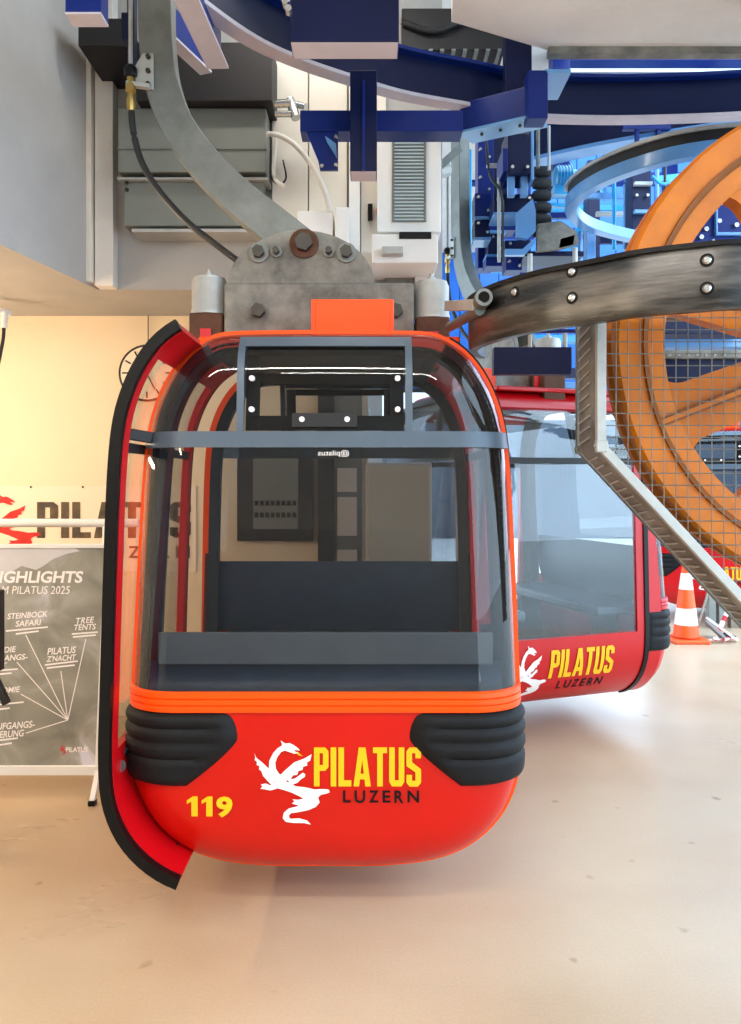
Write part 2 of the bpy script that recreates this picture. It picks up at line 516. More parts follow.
def decal(name, shape, fn, m, parent, refine=0.0, out=(0, -1, 0)):
    """a thin printed shape: fn maps (a, b) to a 3d point"""
    vs, fs = shape
    me = bpy.data.meshes.new(name)
    order = [0] * len(vs)
    if len(fs) < 60:
        for k, f in enumerate(fs):
            for i in f: order[i] = k
    me.from_pydata([(a, b, order[i]) for i, (a, b) in enumerate(vs)], [], fs)
    bm = bmesh.new(); bm.from_mesh(me)
    bmesh.ops.triangulate(bm, faces=bm.faces)
    if refine:
        for _ in range(3):
            es = [e for e in bm.edges if e.calc_length() > refine]
            if not es: break
            bmesh.ops.subdivide_edges(bm, edges=es, cuts=1)
            bmesh.ops.triangulate(bm, faces=[f for f in bm.faces if len(f.verts) > 3])
    for v in bm.verts:
        v.co = Vector(fn(v.co.x, v.co.y)) + Vector(out) * (0.0003 * v.co.z)
    bm.to_mesh(me); bm.free()
    off = Vector((0, 0, 0))
    if parent is not None and not parent.get('local'):
        q = parent
        while q is not None:
            if q.get('local'): off = Vector((0, 0, 0)); break
            off += Vector(q.location); q = q.parent
    me.transform(Matrix.Translation(-off))
    return link(name, me, M[m], parent, False, 0)

# ------------------------------------------------------------------ the setting
def slab(name, a, b, m):
    return struct(build(name, G().span(a, b), m, smooth=False))

slab('floor', (-6, -5, -0.2), (5.2, 13.4, 0), 'floor')
slab('ground_outside', (-30, 13.4, -0.25), (60, 60, -0.05), 'skyground')
slab('ground_side', (5.2, -30, -0.25), (60, 13.4, -0.05), 'skyground')
slab('wall_boundary', (-8, 24, -0.05), (30, 24.4, 3.6), 'farwall')
slab('wall_left', (-6.2, -5, 0), (-6, 6.0, 5.6), 'wall')
slab('wall_behind', (-6, -5.2, 0), (3.5, -5, 5.6), 'concrete')
slab('wall_back', (-6, 5.8, 0), (-0.02, 6.0, 2.97), 'wall')
# the heavy concrete bulkhead over the left side and its soffit
bk = G()
pn, pf = P(0, 245, 4.04), P(98, 290, 5.0)
dirx = (pf - pn); dirx.z = 0; dirx.normalize()
near = pf - dirx * 9.0
poly = [(-6, near.y), (near.x, near.y), (pf.x, pf.y), (0.46, 5.0), (0.46, 6.0), (-6, 6.0)]
bk.prism(poly, lambda a, b, d: Vector((a, b, d)), 2.97, 5.6)
struct(build('wall_bulkhead', bk, 'concrete', smooth=False))
cl = G(); cl.prism([(-6, -5), (3.5, -5), (3.5, 5.2), (1.8, 5.2), (1.8, 13.4), (-6, 13.4)], lambda a, b, d: Vector((a, b, d)), 5.6, 5.8)
struct(build('ceiling', cl, 'slab', smooth=False))
# lower slab of the machine deck, upper right
dk = G()
dk.prism([(0.28, 2.0), (0.42, 4.05), (0.98, 4.32), (3.5, 4.32), (3.5, 2.0)], lambda a, b, d: Vector((a, b, d)), 4.13, 4.4)
struct(build('ceiling_deck', dk, 'slab', smooth=False))
ed = G(); ed.span((0.98, 4.28, 4.09), (3.5, 4.34, 4.13))
struct(build('trim_1', ed, 'rusty', smooth=False))
# end wall of the hall: added cladding with the cyan glow painted on
for i in range(25):
    x0 = 0.2 + i * 0.33
    g = G(); g.span((x0, 13.2, 3.3), (x0 + 0.315, 13.2 + (0.1 if i % 2 else 0.06), 9.0))
    if i == 0:
        clad = struct(build('wall_end', G().span((0.2, 13.3, 3.25), (8.5, 13.4, 9.0)), 'bluedeep', smooth=False))
    build('cladding_panel', g, 'cladblue', clad, smooth=False)
slab('wall_end_left', (-6, 13.2, 0), (0.2, 13.4, 5.6), 'concrete')

# concrete pilaster beside the bulkhead, conduit strip on it
g = G(); a = P(99, 60, 4.98); b = P(117, 291, 4.98)
g.span((a.x, 4.9, 2.97), (b.x, 5.0, 5.6))
struct(build('trim_2', g, 'slab', smooth=False, bevel=0.004))
g = G(); g.span((P(90, 0, 4.96).x, 4.86, 2.99), (P(96.5, 0, 4.96).x, 4.97, 4.5))
struct(build('trim_3', g, 'offwhite', smooth=False, bevel=0.003))

# fluorescent battens: two hung low for soffit light, a short one added for fill
def batten(loc, length, along, label, power, color, glow=14):
    t = thing('ceiling_batten', label, 'lamp', loc, 0, 'ceiling battens')
    x, y, z = loc
    hw_ = 0.07 if power else 0.018              # slim spine on the hanging tubes lets light up to the soffit
    d = (length / 2, hw_, 0) if along == 'x' else (hw_, length / 2, 0)
    build('housing', G().span((x - d[0], y - d[1], z + 0.03), (x + d[0], y + d[1], z + 0.09)), 'white', t, False, 0.006)
    p0 = (x - d[0] * 0.96, y, z) if along == 'x' else (x, y - d[1] * 0.96, z)
    p1 = (x + d[0] * 0.96, y, z) if along == 'x' else (x, y + d[1] * 0.96, z)
    build('tube', G().cyl(p0, p1, 0.022, 10), emit_mat('lit_tube', color, glow), t)
    if not power: return t
    ld = bpy.data.lights.new('batten_light', 'AREA')
    ld.shape = 'RECTANGLE'
    ld.size, ld.size_y = (length, 0.12) if along == 'x' else (0.12, length)
    ld.energy = power; ld.color = color
    lo = bpy.data.objects.new('batten_light', ld)
    lo.location = (0, 0, -0.04); lo.parent = t
    coll.objects.link(lo)
    return t
WARM = (1.0, 0.80, 0.56)
NEUT = (1.0, 0.93, 0.84)
batten((-3.6, 4.2, 2.15), 1.8, 'y', 'unseen warm batten hung low to light the wall and soffit by the near cabin', 0, (1.0, 0.75, 0.51), 225)  # placed out of view to brighten the wall and soffit
batten((-2.6, 0.6, 2.6), 2.2, 'y', 'unseen warm batten hung low for soffit light left of the camera', 0, WARM, 120)
batten((-0.9, 0.3, 3.9), 2.4, 'x', 'long fluorescent batten in front of the near cabin', 70, NEUT)
batten((0.2, -2.0, 4.4), 2.4, 'x', 'long fluorescent batten behind the camera', 60, NEUT)
batten((-0.3, 4.2, 4.9), 1.2, 'x', 'added short fill batten brightening the cabinets on the bulkhead', 16, NEUT)  # added fill light for the cream bulkhead panels, out of view

# ------------------------------------------------------------------ gondola cabin
S = 3.2 / F                     # metres per photo pixel at the near cabin's front rim
LEN, RC, BC = 1.4, 0.2, 0.16    # body length between rims, end-cap corner radius and bulge
HALF = LEN / 2
YC = 3.2 + HALF                  # depth of the near cabin's middle
half_px = [(0, 329), (60, 329.5), (104, 331), (124, 338), (144, 353), (160, 375), (172, 402), (179, 430), (183, 470), (186, 540),
           (188.5, 620), (190.5, 690), (191.5, 730), (190, 765), (184, 790), (172, 813), (153, 833), (128, 848), (95, 857), (50, 861), (0, 861)]
prof = [(a * S, CZ - (b - CV) * S) for a, b in half_px]
loop = prof + [(-a, b) for a, b in reversed(prof[1:-1])]
dense = np.array(smooth_path(loop, 16, True))
seg = np.linalg.norm(np.roll(dense, -1, 0) - dense, axis=1)
cum = np.concatenate([[0], np.cumsum(seg)])
NO = 168
tt = np.linspace(0, cum[-1], NO, endpoint=False)
ext = np.vstack([dense, dense[:1]])
OUT = np.stack([np.interp(tt, cum, ext[:, 0]), np.interp(tt, cum, ext[:, 1])], 1)   # clockwise from the top centre
tan = np.roll(OUT, -1, 0) - np.roll(OUT, 1, 0)
tan /= np.linalg.norm(tan, axis=1)[:, None]
NRM = np.stack([-tan[:, 1], tan[:, 0]], 1)
if np.sum(NRM * (OUT - OUT.mean(0))) < 0: NRM = -NRM
ZB = 0.925                      # sill of the windows
ZB0 = 0.846                     # lower edge of the orange belt
ZBAR = CZ - (440 - CV) * 0.00405

def tilt(z):
    return max(0.0, z - 0.9) * 0.07

def edge_dist(x, z):
    A = OUT; B = np.roll(OUT, -1, 0)
    p = np.array([x, z]); ab = B - A
    t = np.clip(((p - A) * ab).sum(1) / (ab * ab).sum(1), 0, 1)
    return float(np.min(np.linalg.norm(A + ab * t[:, None] - p, axis=1)))

def front_y(x, z):
    d = min(edge_dist(x, z) / RC, 1)
    return -HALF + tilt(z) - BC * math.sqrt(max(0, 1 - (1 - d) ** 2))

def half_width(z):
    """half width of the outline at height z"""
    n = NO // 2
    r = OUT[:n + 1] if OUT[NO // 4][0] > 0 else OUT[n:]
    k = np.argsort(r[:, 1])
    return float(np.interp(z, r[k, 1], np.abs(r[k, 0])))

def cap_bm(sign):
    bm = bmesh.new(); K = 9; rings = []
    for k in range(K + 1):
        th = math.pi / 2 * k / K
        d = RC * (1 - math.cos(th)); yy = BC * math.sin(th)
        ring = []
        for i in range(NO):
            x, z = OUT[i] - NRM[i] * d
            ring.append(bm.verts.new((x, sign * (HALF - tilt(z) + yy), z)))
        rings.append(ring)
    for k in range(K):
        for i in range(NO):
            j = (i + 1) % NO
            bm.faces.new((rings[k][i], rings[k][j], rings[k + 1][j], rings[k + 1][i]))
    bm.faces.new(rings[-1])
    bmesh.ops.recalc_face_normals(bm, faces=bm.faces)
    # make the cap face outwards
    f = max(bm.faces, key=lambda f: f.calc_area())
    if f.normal.y * sign < 0:
        bmesh.ops.reverse_faces(bm, faces=bm.faces)
    return bm

def cut(bm, co, no):
    """keep the side the normal points away from"""
    bmesh.ops.bisect_plane(bm, geom=bm.verts[:] + bm.edges[:] + bm.faces[:], plane_co=co, plane_no=no, clear_outer=True)
    return bm

def cap_piece(sign, zlo=None, zhi=None, xlo=None, xhi=None):
    bm = cap_bm(sign)
    if zlo is not None: cut(bm, (0, 0, zlo), (0, 0, -1))
    if zhi is not None: cut(bm, (0, 0, zhi), (0, 0, 1))
    if xlo is not None: cut(bm, (xlo, 0, 0), (-1, 0, 0))
    if xhi is not None: cut(bm, (xhi, 0, 0), (1, 0, 0))
    return bm

def band_on_cap(sign, z0, z1, x0, x1, lift, n=40, ribs=None, wrap=0.0):
    """a strip proud of the end cap; ribs: rows (height fraction, extra lift)"""
    g = G(); rows = ribs or [(0, 0), (0, 1), (1, 1), (1, 0)]
    def pt(u, r):
        f, l = rows[r]
        z = z0 + (z1 - z0) * f
        w = half_width(z) - 0.0005
        x = max(-w, min(w, x0 + (x1 - x0) * u))
        y = front_y(x, z)
        # outward direction in plan
        e = 0.004
        xa, xb = max(-w, x - e), min(w, x + e)
        sl = (front_y(xb, z) - front_y(xa, z)) / max(1e-6, xb - xa)
        nv = Vector((sl, -1, 0)).normalized()
        p = Vector((x, y, z)) + nv * lift * l
        return Vector((p.x, -sign * p.y, p.z))
    us = [0.5 - 0.5 * math.cos(math.pi * i / (n - 1)) for i in range(n)]
    m = len(rows)
    vs = [pt(u, r) for r in range(m) for u in us]
    fs = [(r * n + i, r * n + i + 1, (r + 1) * n + i + 1, (r + 1) * n + i) for r in range(m - 1) for i in range(n - 1)]
    fs.append(tuple(r * n for r in range(m))); fs.append(tuple(r * n + n - 1 for r in reversed(range(m))))
    g.add(vs, fs)
    return g

def shell_strip(i0, i1, ya, yb, lift=0.0, thick=0.03, ny=2, follow=True):
    """a strip of the body side: outline indices i0..i1 (mod NO) from ya to yb, thick inwards"""
    g = G(); idx = list(range(i0, i1 + 1)); n = len(idx)
    def q(k, y, off):
        x, z = OUT[k % NO] + NRM[k % NO] * off
        t = tilt(OUT[k % NO][1]) if follow else 0
        yy = y
        if follow:
            yy = max(-HALF + t, min(HALF - t, y)) if abs(y) > HALF - 0.2 else y
        return Vector((x, yy, z))
    vs = []
    for y, in [(ya + (yb - ya) * j / (ny - 1),) for j in range(ny)]:
        for off in (lift, lift - thick):
            vs += [q(k, y, off) for k in idx]
    fs = []
    W = 2 * n
    for j in range(ny - 1):
        o = j * W; p = (j + 1) * W
        for i in range(n - 1):
            fs.append((o + i, o + i + 1, p + i + 1, p + i))
            fs.append((o + n + i, p + n + i, p + n + i + 1, o + n + i + 1))
        fs.append((o, p, p + n, o + n)); fs.append((o + n - 1, o + 2 * n - 1, p + 2 * n - 1, p + n - 1))
    for j in (0, ny - 1):
        o = j * W
        for i in range(n - 1):
            fs.append((o + i, o + n + i, o + n + i + 1, o + i + 1))
    g.add(vs, fs)
    return g

# outline indices for the right side at given heights
def idx_at(z, side=1):
    c = [i for i in range(NO) if OUT[i][0] * side > 0.25]
    return min(c, key=lambda i: abs(OUT[i][1] - z))
RIGHT_FIRST = OUT[10][0] > 0
def side_range(zt, zb, side):
    a, b = idx_at(zt, side), idx_at(zb, side)
    return (min(a, b), max(a, b))

ZT_DOOR, ZB_DOOR = 2.325, 0.232

def make_door(parent, side):
    """one plug door: panel, glass, frame, rubber"""
    mk = lambda zt, zb: side_range(zt, zb, side)
    ya, yb = -HALF + 0.13, HALF - 0.13
    root = None
    i0, i1 = mk(0.73, ZB_DOOR)
    root = build('door', shell_strip(i0, i1, ya, yb, 0.014, 0.035, 2, False), 'crimson', parent)
    root['local'] = True
    fr = lambda n, r, a, b, m, l=0.014, t=0.035: build(n, shell_strip(r[0], r[1], a, b, l, t, 2, False), m, root)
    full = mk(ZT_DOOR, 0.72)
    fr('door_stile', full, ya, ya + 0.06, 'crimson')
    fr('door_stile', full, yb - 0.06, yb, 'crimson')
    fr('door_head', mk(ZT_DOOR, 2.22), ya + 0.05, yb - 0.05, 'crimson')
    fr('door_glass', mk(1.86, 0.73), ya + 0.055, yb - 0.055, 'clear', 0.004, 0.006)
    fr('door_glass', mk(2.24, 1.90), ya + 0.055, yb - 0.055, 'clear', 0.004, 0.006)
    fr('door_rail', mk(1.90, 1.85), ya + 0.05, yb - 0.05, 'interior', 0.016, 0.03)
    allr = mk(ZT_DOOR, ZB_DOOR)
    fr('edge_seal', allr, ya - 0.035, ya, 'rubber', 0.024, 0.042)
    fr('edge_seal', allr, yb, yb + 0.035, 'rubber', 0.024, 0.042)
    return root

def cap_point(x, z, lift=0.003):
    return (x, front_y(x, z) - lift, z)

def make_gondola(label, loc, rotz, red, trim, number=None, group='cable cars of the gondola lift'):
    t = thing('gondola_cabin', label, 'gondola', loc, rotz, group, local=True)
    # end caps: lower body, belt, windows, frames, bumpers
    hx = 82 * S
    for sg in (-1, 1):
        lower = build_bm('end_panel', cap_piece(sg, None, ZB0 + 0.01), red, t)
        lower['local'] = True
        ribs = [(0, 0), (0, .8), (.1, 1), (.3, 1), (.34, .55), (.38, 1), (.62, 1), (.66, .55), (.7, 1), (.93, 1), (1, .5), (1, 0)]
        build('belt_moulding', band_on_cap(sg, ZB0, ZB, -0.79, 0.79, 0.016, 44, ribs), trim, t)
        z1 = ZBAR - 0.02; z2 = ZBAR + 0.02
        win = build_bm('window_glass', cap_piece(sg, ZB, ZBAR), 'glass', t)
        build_bm('window_glass', cap_piece(sg, ZBAR, None, None, -hx), 'glass', t)
        build_bm('window_glass', cap_piece(sg, ZBAR, None, hx, None), 'glass', t)
        build_bm('window_hatch', cap_piece(sg, ZBAR, None, -hx, hx), 'glass', t)
        build('window_rail', band_on_cap(sg, ZBAR - 0.032, ZBAR + 0.032, -0.78, 0.78, 0.014, 44), 'barframe', t)
        ztop = 2.338
        build('hatch_post', band_on_cap(sg, ZBAR + 0.03, ztop, -hx - 0.014, -hx + 0.014, 0.014, 4, [(0, 0), (0, 1), (.3, 1), (.6, 1), (.8, 1), (.9, 1), (1, 1), (1, 0)]), 'barframe', t)
        build('hatch_post', band_on_cap(sg, ZBAR + 0.03, ztop, hx - 0.014, hx + 0.014, 0.014, 4, [(0, 0), (0, 1), (.3, 1), (.6, 1), (.8, 1), (.9, 1), (1, 1), (1, 0)]), 'barframe', t)
        build('hatch_head', band_on_cap(sg, ztop - 0.045, ztop, -hx, hx, 0.014, 12), 'barframe', t)
        # black surround and rivets of the hatch
        for (a, b, c, d) in ((-hx + .02, -hx + .075, ZBAR + .035, ztop - .05), (hx - .075, hx - .02, ZBAR + .035, ztop - .05), (-hx + .02, hx - .02, ZBAR + .035, ZBAR + .095), (-hx + .02, hx - .02, ztop - .085, ztop - .05)):
            build('hatch_border', band_on_cap(sg, c, d, a, b, -0.006, 6), 'black', t)
        build('hatch_latch', band_on_cap(sg, ZBAR + 0.05, ZBAR + 0.105, -0.13, 0.13, 0.012, 6), 'interior', t)
        for (rx, rz) in ((-hx + .045, ZBAR + .12), (-hx + .045, ZBAR + .045 + .2), (hx - .045, ZBAR + .12), (hx - .045, ZBAR + .045 + .2), (-0.09, ZBAR + .08), (0.09, ZBAR + .08)):
            y = front_y(rx, rz)
            build('rivet', G().cyl((rx, -sg * (y + 0.01), rz), (rx, -sg * (y - 0.016), rz), 0.011, 12), 'whitev', t)
        # rubber strip around the window inside the rim
        # bumpers
        for sd in (-1, 1):
            g = G(); nr, ncol = 25, 26
            def brow(f):
                z = 0.843 - 0.285 * f
                if f < .36: xi = 0.335 + 0.045 * (1 - math.sqrt(max(0, 1 - (1 - f / .36) ** 2))) * 1.2
                else: xi = 0.335 + 0.20 * ((f - .36) / .64) ** 1.25
                return z, xi
            def groove(f):
                e = 1.0
                for c in (.2, .4, .62):
                    e -= 0.42 * math.exp(-((f - c) / .035) ** 2)
                return e
            vs = []
            for r in range(nr):
                f = r / (nr - 1)
                z, xi = brow(f)
                w = half_width(z) - 0.0005
                edge = min(1, math.sqrt(max(0, 1 - (1 - min(1, min(f, 1 - f) / .13)) ** 2)))
                for c in range(ncol):
                    s = c / (ncol - 1)
                    ce = min(1, math.sqrt(max(0, 1 - (1 - min(1, s / .12)) ** 2)))
                    gl = groove(f) if .08 < s < .88 else 1 - (1 - groove(f)) * 0.25
                    lift = 0.03 * edge * ce * gl + 0.001
                    if s <= .8:
                        x = xi + (w - xi) * (1 - (1 - s / .8) ** 1.6)
                        y = front_y(x, z); e = .004
                        xa, xb = max(-w, x - e), min(w, x + e)
                        sl = (front_y(xb, z) - front_y(xa, z)) / (xb - xa)
                        nv = Vector((sl, -1, 0)).normalized()
                    else:
                        x = w; y = -HALF + (s - .8) / .2 * 0.12; nv = Vector((1, 0, 0)); 
                        lift *= max(0.05, math.sqrt(max(0, 1 - ((s - .8) / .2) ** 4)))
                    p = Vector((x, y, z)) + nv * lift
                    vs.append(Vector((p.x * sd, -sg * p.y, p.z)))
            fs = [(r * ncol + c, r * ncol + c + 1, (r + 1) * ncol + c + 1, (r + 1) * ncol + c) for r in range(nr - 1) for c in range(ncol - 1)]
            g.add(vs, fs)
            build('corner_bumper', g, 'bumper', t, angle=70)
        # emblem and lettering on the end panel
        k = 3.04 / F
        def fx(u, v, sg=sg, lift=0.004):
            x = (u - CU) * k + 0.183; z = CZ - (v - CV) * k
            x2, y2, z2 = cap_point(x, z, lift)
            return (x2, y2, z2) if sg < 0 else (-x2, -y2, z2)
        out = (0, sg, 0)
        decal('dragon_emblem', fit(DRAGON, 254, 743, 330, 824), fx, 'whitev', lower, 6, out)
        decal('dragon_flame', ([(297.5, 751), (300, 753.5), (303, 756), (299, 755), (296.5, 753.5)], [(0, 1, 2, 3, 4)]), fx, 'yellow', lower, 0, out)
        for sh_ in PILATUS: decal('letter', fit(sh_, 314, 747, 421, 786), fx, 'yellow', lower, 8, out)
        for sh_ in LUZERN: decal('letter', fit(sh_, 343, 790, 419, 802), fx, 'black', lower, 8, out)
        if number and sg < 0:
            for sh_ in letters_of(number, .04, .14): decal('digit', fit(sh_, 187, 796, 233, 816), fx, 'yellow', lower, 8, out)
            kk = 3.1 / F
            def fw(u, v):
                x = (u - CU) * kk + 0.183; z = CZ - (v - CV) * kk
                return (x, front_y(x, z) - 0.003, z)
            sv, sf = text_shape('@pilatus')
            decal('lettering', fit(([(1 - a, b) for a, b in sv], sf), 318, 450, 349, 457), fw, 'whitev', win)['kind'] = 'stuff'
    # rims: orange arches over the ends of the body
    for sg in (-1, 1):
        g = G()
        ringn = NO
        vs = []
        for i in range(NO):
            x, z = OUT[i]; nx, nz = NRM[i]
            y = sg * (HALF - tilt(z))
            for (dn, dy) in ((-.012, .012), (.014, .012), (.014, -.09), (-.03, -.09)):
                vs.append(Vector((x + nx * dn, y + sg * dy, z + nz * dn)))
        fs = [(i * 4 + j, i * 4 + (j + 1) % 4, ((i + 1) % NO) * 4 + (j + 1) % 4, ((i + 1) % NO) * 4 + j) for i in range(NO) for j in range(4)]
        g.add(vs, fs)
        build('end_rim', g, trim, t)
        # inner black window gasket
        g = G(); vs = []
        for i in range(NO):
            x, z = OUT[i]; nx, nz = NRM[i]
            y = sg * (HALF - tilt(z))
            for (dn, dy) in ((-.012, .05), (-.075, .03), (-.08, -.05), (-.03, -.09)):
                vs.append(Vector((x + nx * dn, y + sg * (dy - .05), z + nz * dn)))
        fs = [(i * 4 + j, i * 4 + (j + 1) % 4, ((i + 1) % NO) * 4 + (j + 1) % 4, ((i + 1) % NO) * 4 + j) for i in range(NO) for j in range(4)]
        g.add(vs, fs)
        build('window_gasket', g, 'interior', t)
        # dark inner lining of the rim
        ya_, yb_ = (-HALF, -HALF + 0.1) if sg < 0 else (HALF - 0.1, HALF)
        build('rim_lining', shell_strip(0, NO, ya_, yb_, -0.032, 0.012), 'interior', t)
    # roof and belly
    tr = idx_at(ZT_DOOR, 1); tl = idx_at(ZT_DOOR, -1)
    lo, hi = (tl - NO, tr) if tl > tr else (tl, tr)
    if tl < tr: lo, hi = tr - NO, tl
    build('roof', shell_strip(lo, hi, -HALF + 0.05, HALF - 0.05, 0.0, 0.05), 'roofred', t)
    br = idx_at(ZB_DOOR, 1); bl = idx_at(ZB_DOOR, -1)
    build('belly', shell_strip(min(br, bl), max(br, bl), -HALF + 0.02, HALF - 0.02, 0.0, 0.04), red, t)
    g = G(); g.span((-0.58, -0.45, 2.355), (0.58, 0.45, 2.385))
    build('roof_walkway', g, trim, t, bevel=0.008)
    build('roof_lining', shell_strip(lo, hi, -HALF + 0.06, HALF - 0.06, -0.052, 0.008), 'interior', t)
    build('roof_lining', G().span((-0.42, -0.5, 2.29), (0.42, 0.5, 2.30)), 'interior', t)
    # interior
    build('cabin_floor', G().span((-0.7, -HALF - 0.02, 0.40), (0.7, HALF + 0.02, 0.44)), 'interior', t, bevel=0.004)
    for sg in (-1, 1):
        g = G(); g.span((-0.66, sg * 0.28, 0.80), (0.66, sg * (HALF + 0.02), 0.87))
        build('seat', g, 'seat', t, bevel=0.02)
        for px in (-0.5, 0.5):
            build('seat_bracket', G().span((px - .02, sg * 0.36, 0.44), (px + .02, sg * 0.56, 0.80)), 'interior', t)
        hb = 1.005 if sg < 0 else 1.27
        nb = 12
        g = G()
        def bp(u, v, sg=sg, hb=hb):
            x = -0.72 + 1.44 * u
            zz = 0.86 + (hb - 0.86) * v
            return Vector((x, sg * (HALF - 0.02 + 0.05 * (1 - v) - 0.03 * math.sin(math.pi * v)), zz))
        f0 = len(g.v); g.grid(bp, 16, 8)
        g.grid(lambda u, v: bp(u, v) + Vector((0, sg * 0.035, 0)), 16, 8)
        build('backrest', g, 'seat', t)
        if sg < 0: build('backrest_panel', G().span((-0.68, -HALF - 0.03, 1.0), (0.68, -HALF - 0.015, 1.13)), 'seatback', t, bevel=0.003)
    # corner pillars inside
    for sx in (-1, 1):
        for sg in (-1, 1):
            r = side_range(ZT_DOOR, ZB_DOOR, sx)
            g = shell_strip(r[0], r[1], sg * (HALF - 0.12), sg * (HALF - 0.09) , -0.002, 0.05, 2, False)
            build('pillar_lining', g, 'maroon', t)
    doors = [make_door(t, 1), make_door(t, -1)]
    # lettering on the doors
    kd = 5.45 / F
    for sd, d in ((1, doors[0]), (-1, doors[1])):
        def fd(u, v, sd=sd):
            yy = (u - 577) * kd / 0.94; z = CZ - (v - CV) * kd
            w = half_width(z)
            return (sd * (w + 0.02), yy * sd, z)
        out = (sd, 0, 0)
        decal('dragon_emblem', fit(DRAGON, 516, 636, 552, 694), fd, 'whitev', d, 6, out)
        for sh_ in PILATUS: decal('letter', fit(sh_, 553, 640, 620, 668), fd, 'yellow', d, 6, out)
        for sh_ in LUZERN: decal('letter', fit(sh_, 566, 672, 614, 681), fd, 'black', d, 6, out)
    # hanger: roof frame, dampers, pivot plate, curved arm
    YH = 0.0
    def H(u, v):      # photo pixel at the hanger plane, in cabin coordinates
        q = P(u, v, YC)
        return Vector((q.x + 0.183, YH, q.z))
    beam = G()
    a = H(228, 288); b = H(413, 330)
    beam.span((a.x, -0.11, 2.38), (b.x, 0.11, a.z))
    fr = build('hanger_beam', beam, 'rusty', t, bevel=0.012)
    fr['local'] = True
    for u in (262, 395):
        c = H(u, 316)
        build('bolt', G().cyl((c.x, -0.11, c.z), (c.x, -0.15, c.z), 0.034, 6), 'bolt', fr)
    c0 = H(303, 291); R0 = 72 * YC / F
    pl = G()
    arc = [(c0.x + R0 * math.cos(math.pi * k / 24), c0.z + 0.76 * R0 * math.sin(math.pi * k / 24)) for k in range(25)]
    for y in (-0.1, 0.06):
        pl.prism(arc, lambda a, b, d: Vector((a, d, b)), y, y + 0.035)
    plate = build('pivot_plate', pl, 'rusty', t, bevel=0.004)
    plate['local'] = True
    for (u, v, r) in ((306, 250, .062), (262, 259, .042), (347, 259, .042), (279, 258, .024), (330, 258, .024)):
        c = H(u, v)
        g = G(); g.cyl((c.x, -0.1, c.z), (c.x, -0.114, c.z), r * 1.15, 20)
        build('washer', g, 'rust' if r > .05 else 'galv', plate)
        g = G(); g.cyl((c.x, -0.112, c.z), (c.x, -0.15, c.z), r * .72, 6)
        build('bolt', g, 'bolt', plate)
    for (u0, u1, v0, v1) in ((192, 227, 281, 316), (414, 449, 285, 320)):
        a = H(u0, v0); b = H(u1, v1); cx = (a.x + b.x) / 2; r = (b.x - a.x) / 2
        g = G(); g.lathe((cx, 0, b.z), (0, 0, 1), [(r * 1.04, 0), (r * 1.04, .02), (r, .025), (r, a.z - b.z - .012), (r * .95, a.z - b.z)], 28)
        dm = build('damper', g, 'galvlight', t)
        dm['local'] = True
        g = G(); g.lathe((cx, 0, a.z), (0, 0, 1), [(r * .9, -.001), (r * .9, .012), (r * .25, .014), (r * .25, .035), (r * .12, .036), (r * .12, .055)], 16)
        build('damper_cap', g, 'galvlight', dm)
        g = G(); g.span((cx - r * .95, -r, 2.3), (cx + r * .95, r, b.z))
        build('damper_foot', g, 'rust', dm, bevel=0.01)
        g = G(); g.span((cx - r * .3, -r * 1.12, 2.3), (cx + r * .3, -r * .9, 2.3 + (b.z - 2.3) * .7))
        build('damper_clip', g, 'redtape', dm)
    # orange box on the roof front
    a = P(311, 299, 3.42); b = P(394, 330, 3.42)
    g = G(); g.span((a.x + .183, 3.42 - YC, 2.36), (b.x + .183, 3.42 - YC + .18, a.z))
    bx = build('roof_box', g, 'orange', t, bevel=0.006)
    bx['local'] = True
    g = G(); g.span((a.x + .183 + .02, 3.42 - YC - .006, 2.39), (b.x + .183 - .02, 3.42 - YC + .01, a.z - .02))
    build('box_lid', g, 'orange', bx, bevel=0.003)
    # arm
    ctr = [(157, -160), (157, -80), (157, 0), (158, 45), (163, 85), (178, 126), (205, 165), (240, 200), (275, 228), (310, 256)]
    pth = smooth_path([H(u, v) for u, v in ctr], 7)
    sc = [1 + 0.35 * max(0, (i / len(pth) - .55)) for i in range(len(pth))]
    g = G(); g.sweep([Vector(p) for p in pth], [(-.05, -.083), (.05, -.083), (.05, .083), (-.05, .083)], (0, 0, 1), scales=sc)
    # sweep frame: width in the plane of the bend
    g = G(); vs = []; n = len(pth)
    for i in range(n):
        p = Vector(pth[i]); tg = (Vector(pth[min(i + 1, n - 1)]) - Vector(pth[max(i - 1, 0)])).normalized()
        sd = Vector((-tg.z, 0, tg.x))
        w = .083 * sc[i]
        vs += [p + sd * w + Vector((0, -.05, 0)), p - sd * w + Vector((0, -.05, 0)), p - sd * w + Vector((0, .05, 0)), p + sd * w + Vector((0, .05, 0))]
    fs = [(i * 4 + j, i * 4 + (j + 1) % 4, (i + 1) * 4 + (j + 1) % 4, (i + 1) * 4 + j) for i in range(n - 1) for j in range(4)] + [(0, 1, 2, 3), (4 * n - 4, 4 * n - 3, 4 * n - 2, 4 * n - 1)]
    g.add(vs, fs)
    arm = build('hanger_arm', g, 'galv', t, bevel=0.006)
    arm['local'] = True
    # bracket with three bolts, rod, fittings and the black hose
    br_ = G()
    q = [H(u, v) for u, v in ((157, 60), (146, 60), (139, 72), (139, 90), (157, 96))]
    br_.prism([(p.x, p.z) for p in q], lambda a, b, d: Vector((a, d, b)), -.062, -.05)
    bk_ = build('hose_bracket', br_, 'galvlight', arm, bevel=0.002)
    for v in (64, 78, 91):
        c = H(152, v)
        g = G(); g.cyl((c.x, -.062, c.z), (c.x, -.078, c.z), .012, 6)
        build('bolt', g, 'bolt', arm)
    hz = lambda u, v: H(u, v) + Vector((0, -.07, 0))
    build('hose_clamp', G().beam(hz(131, 91), hz(154, 94), .03, .02), 'galvlight', arm)
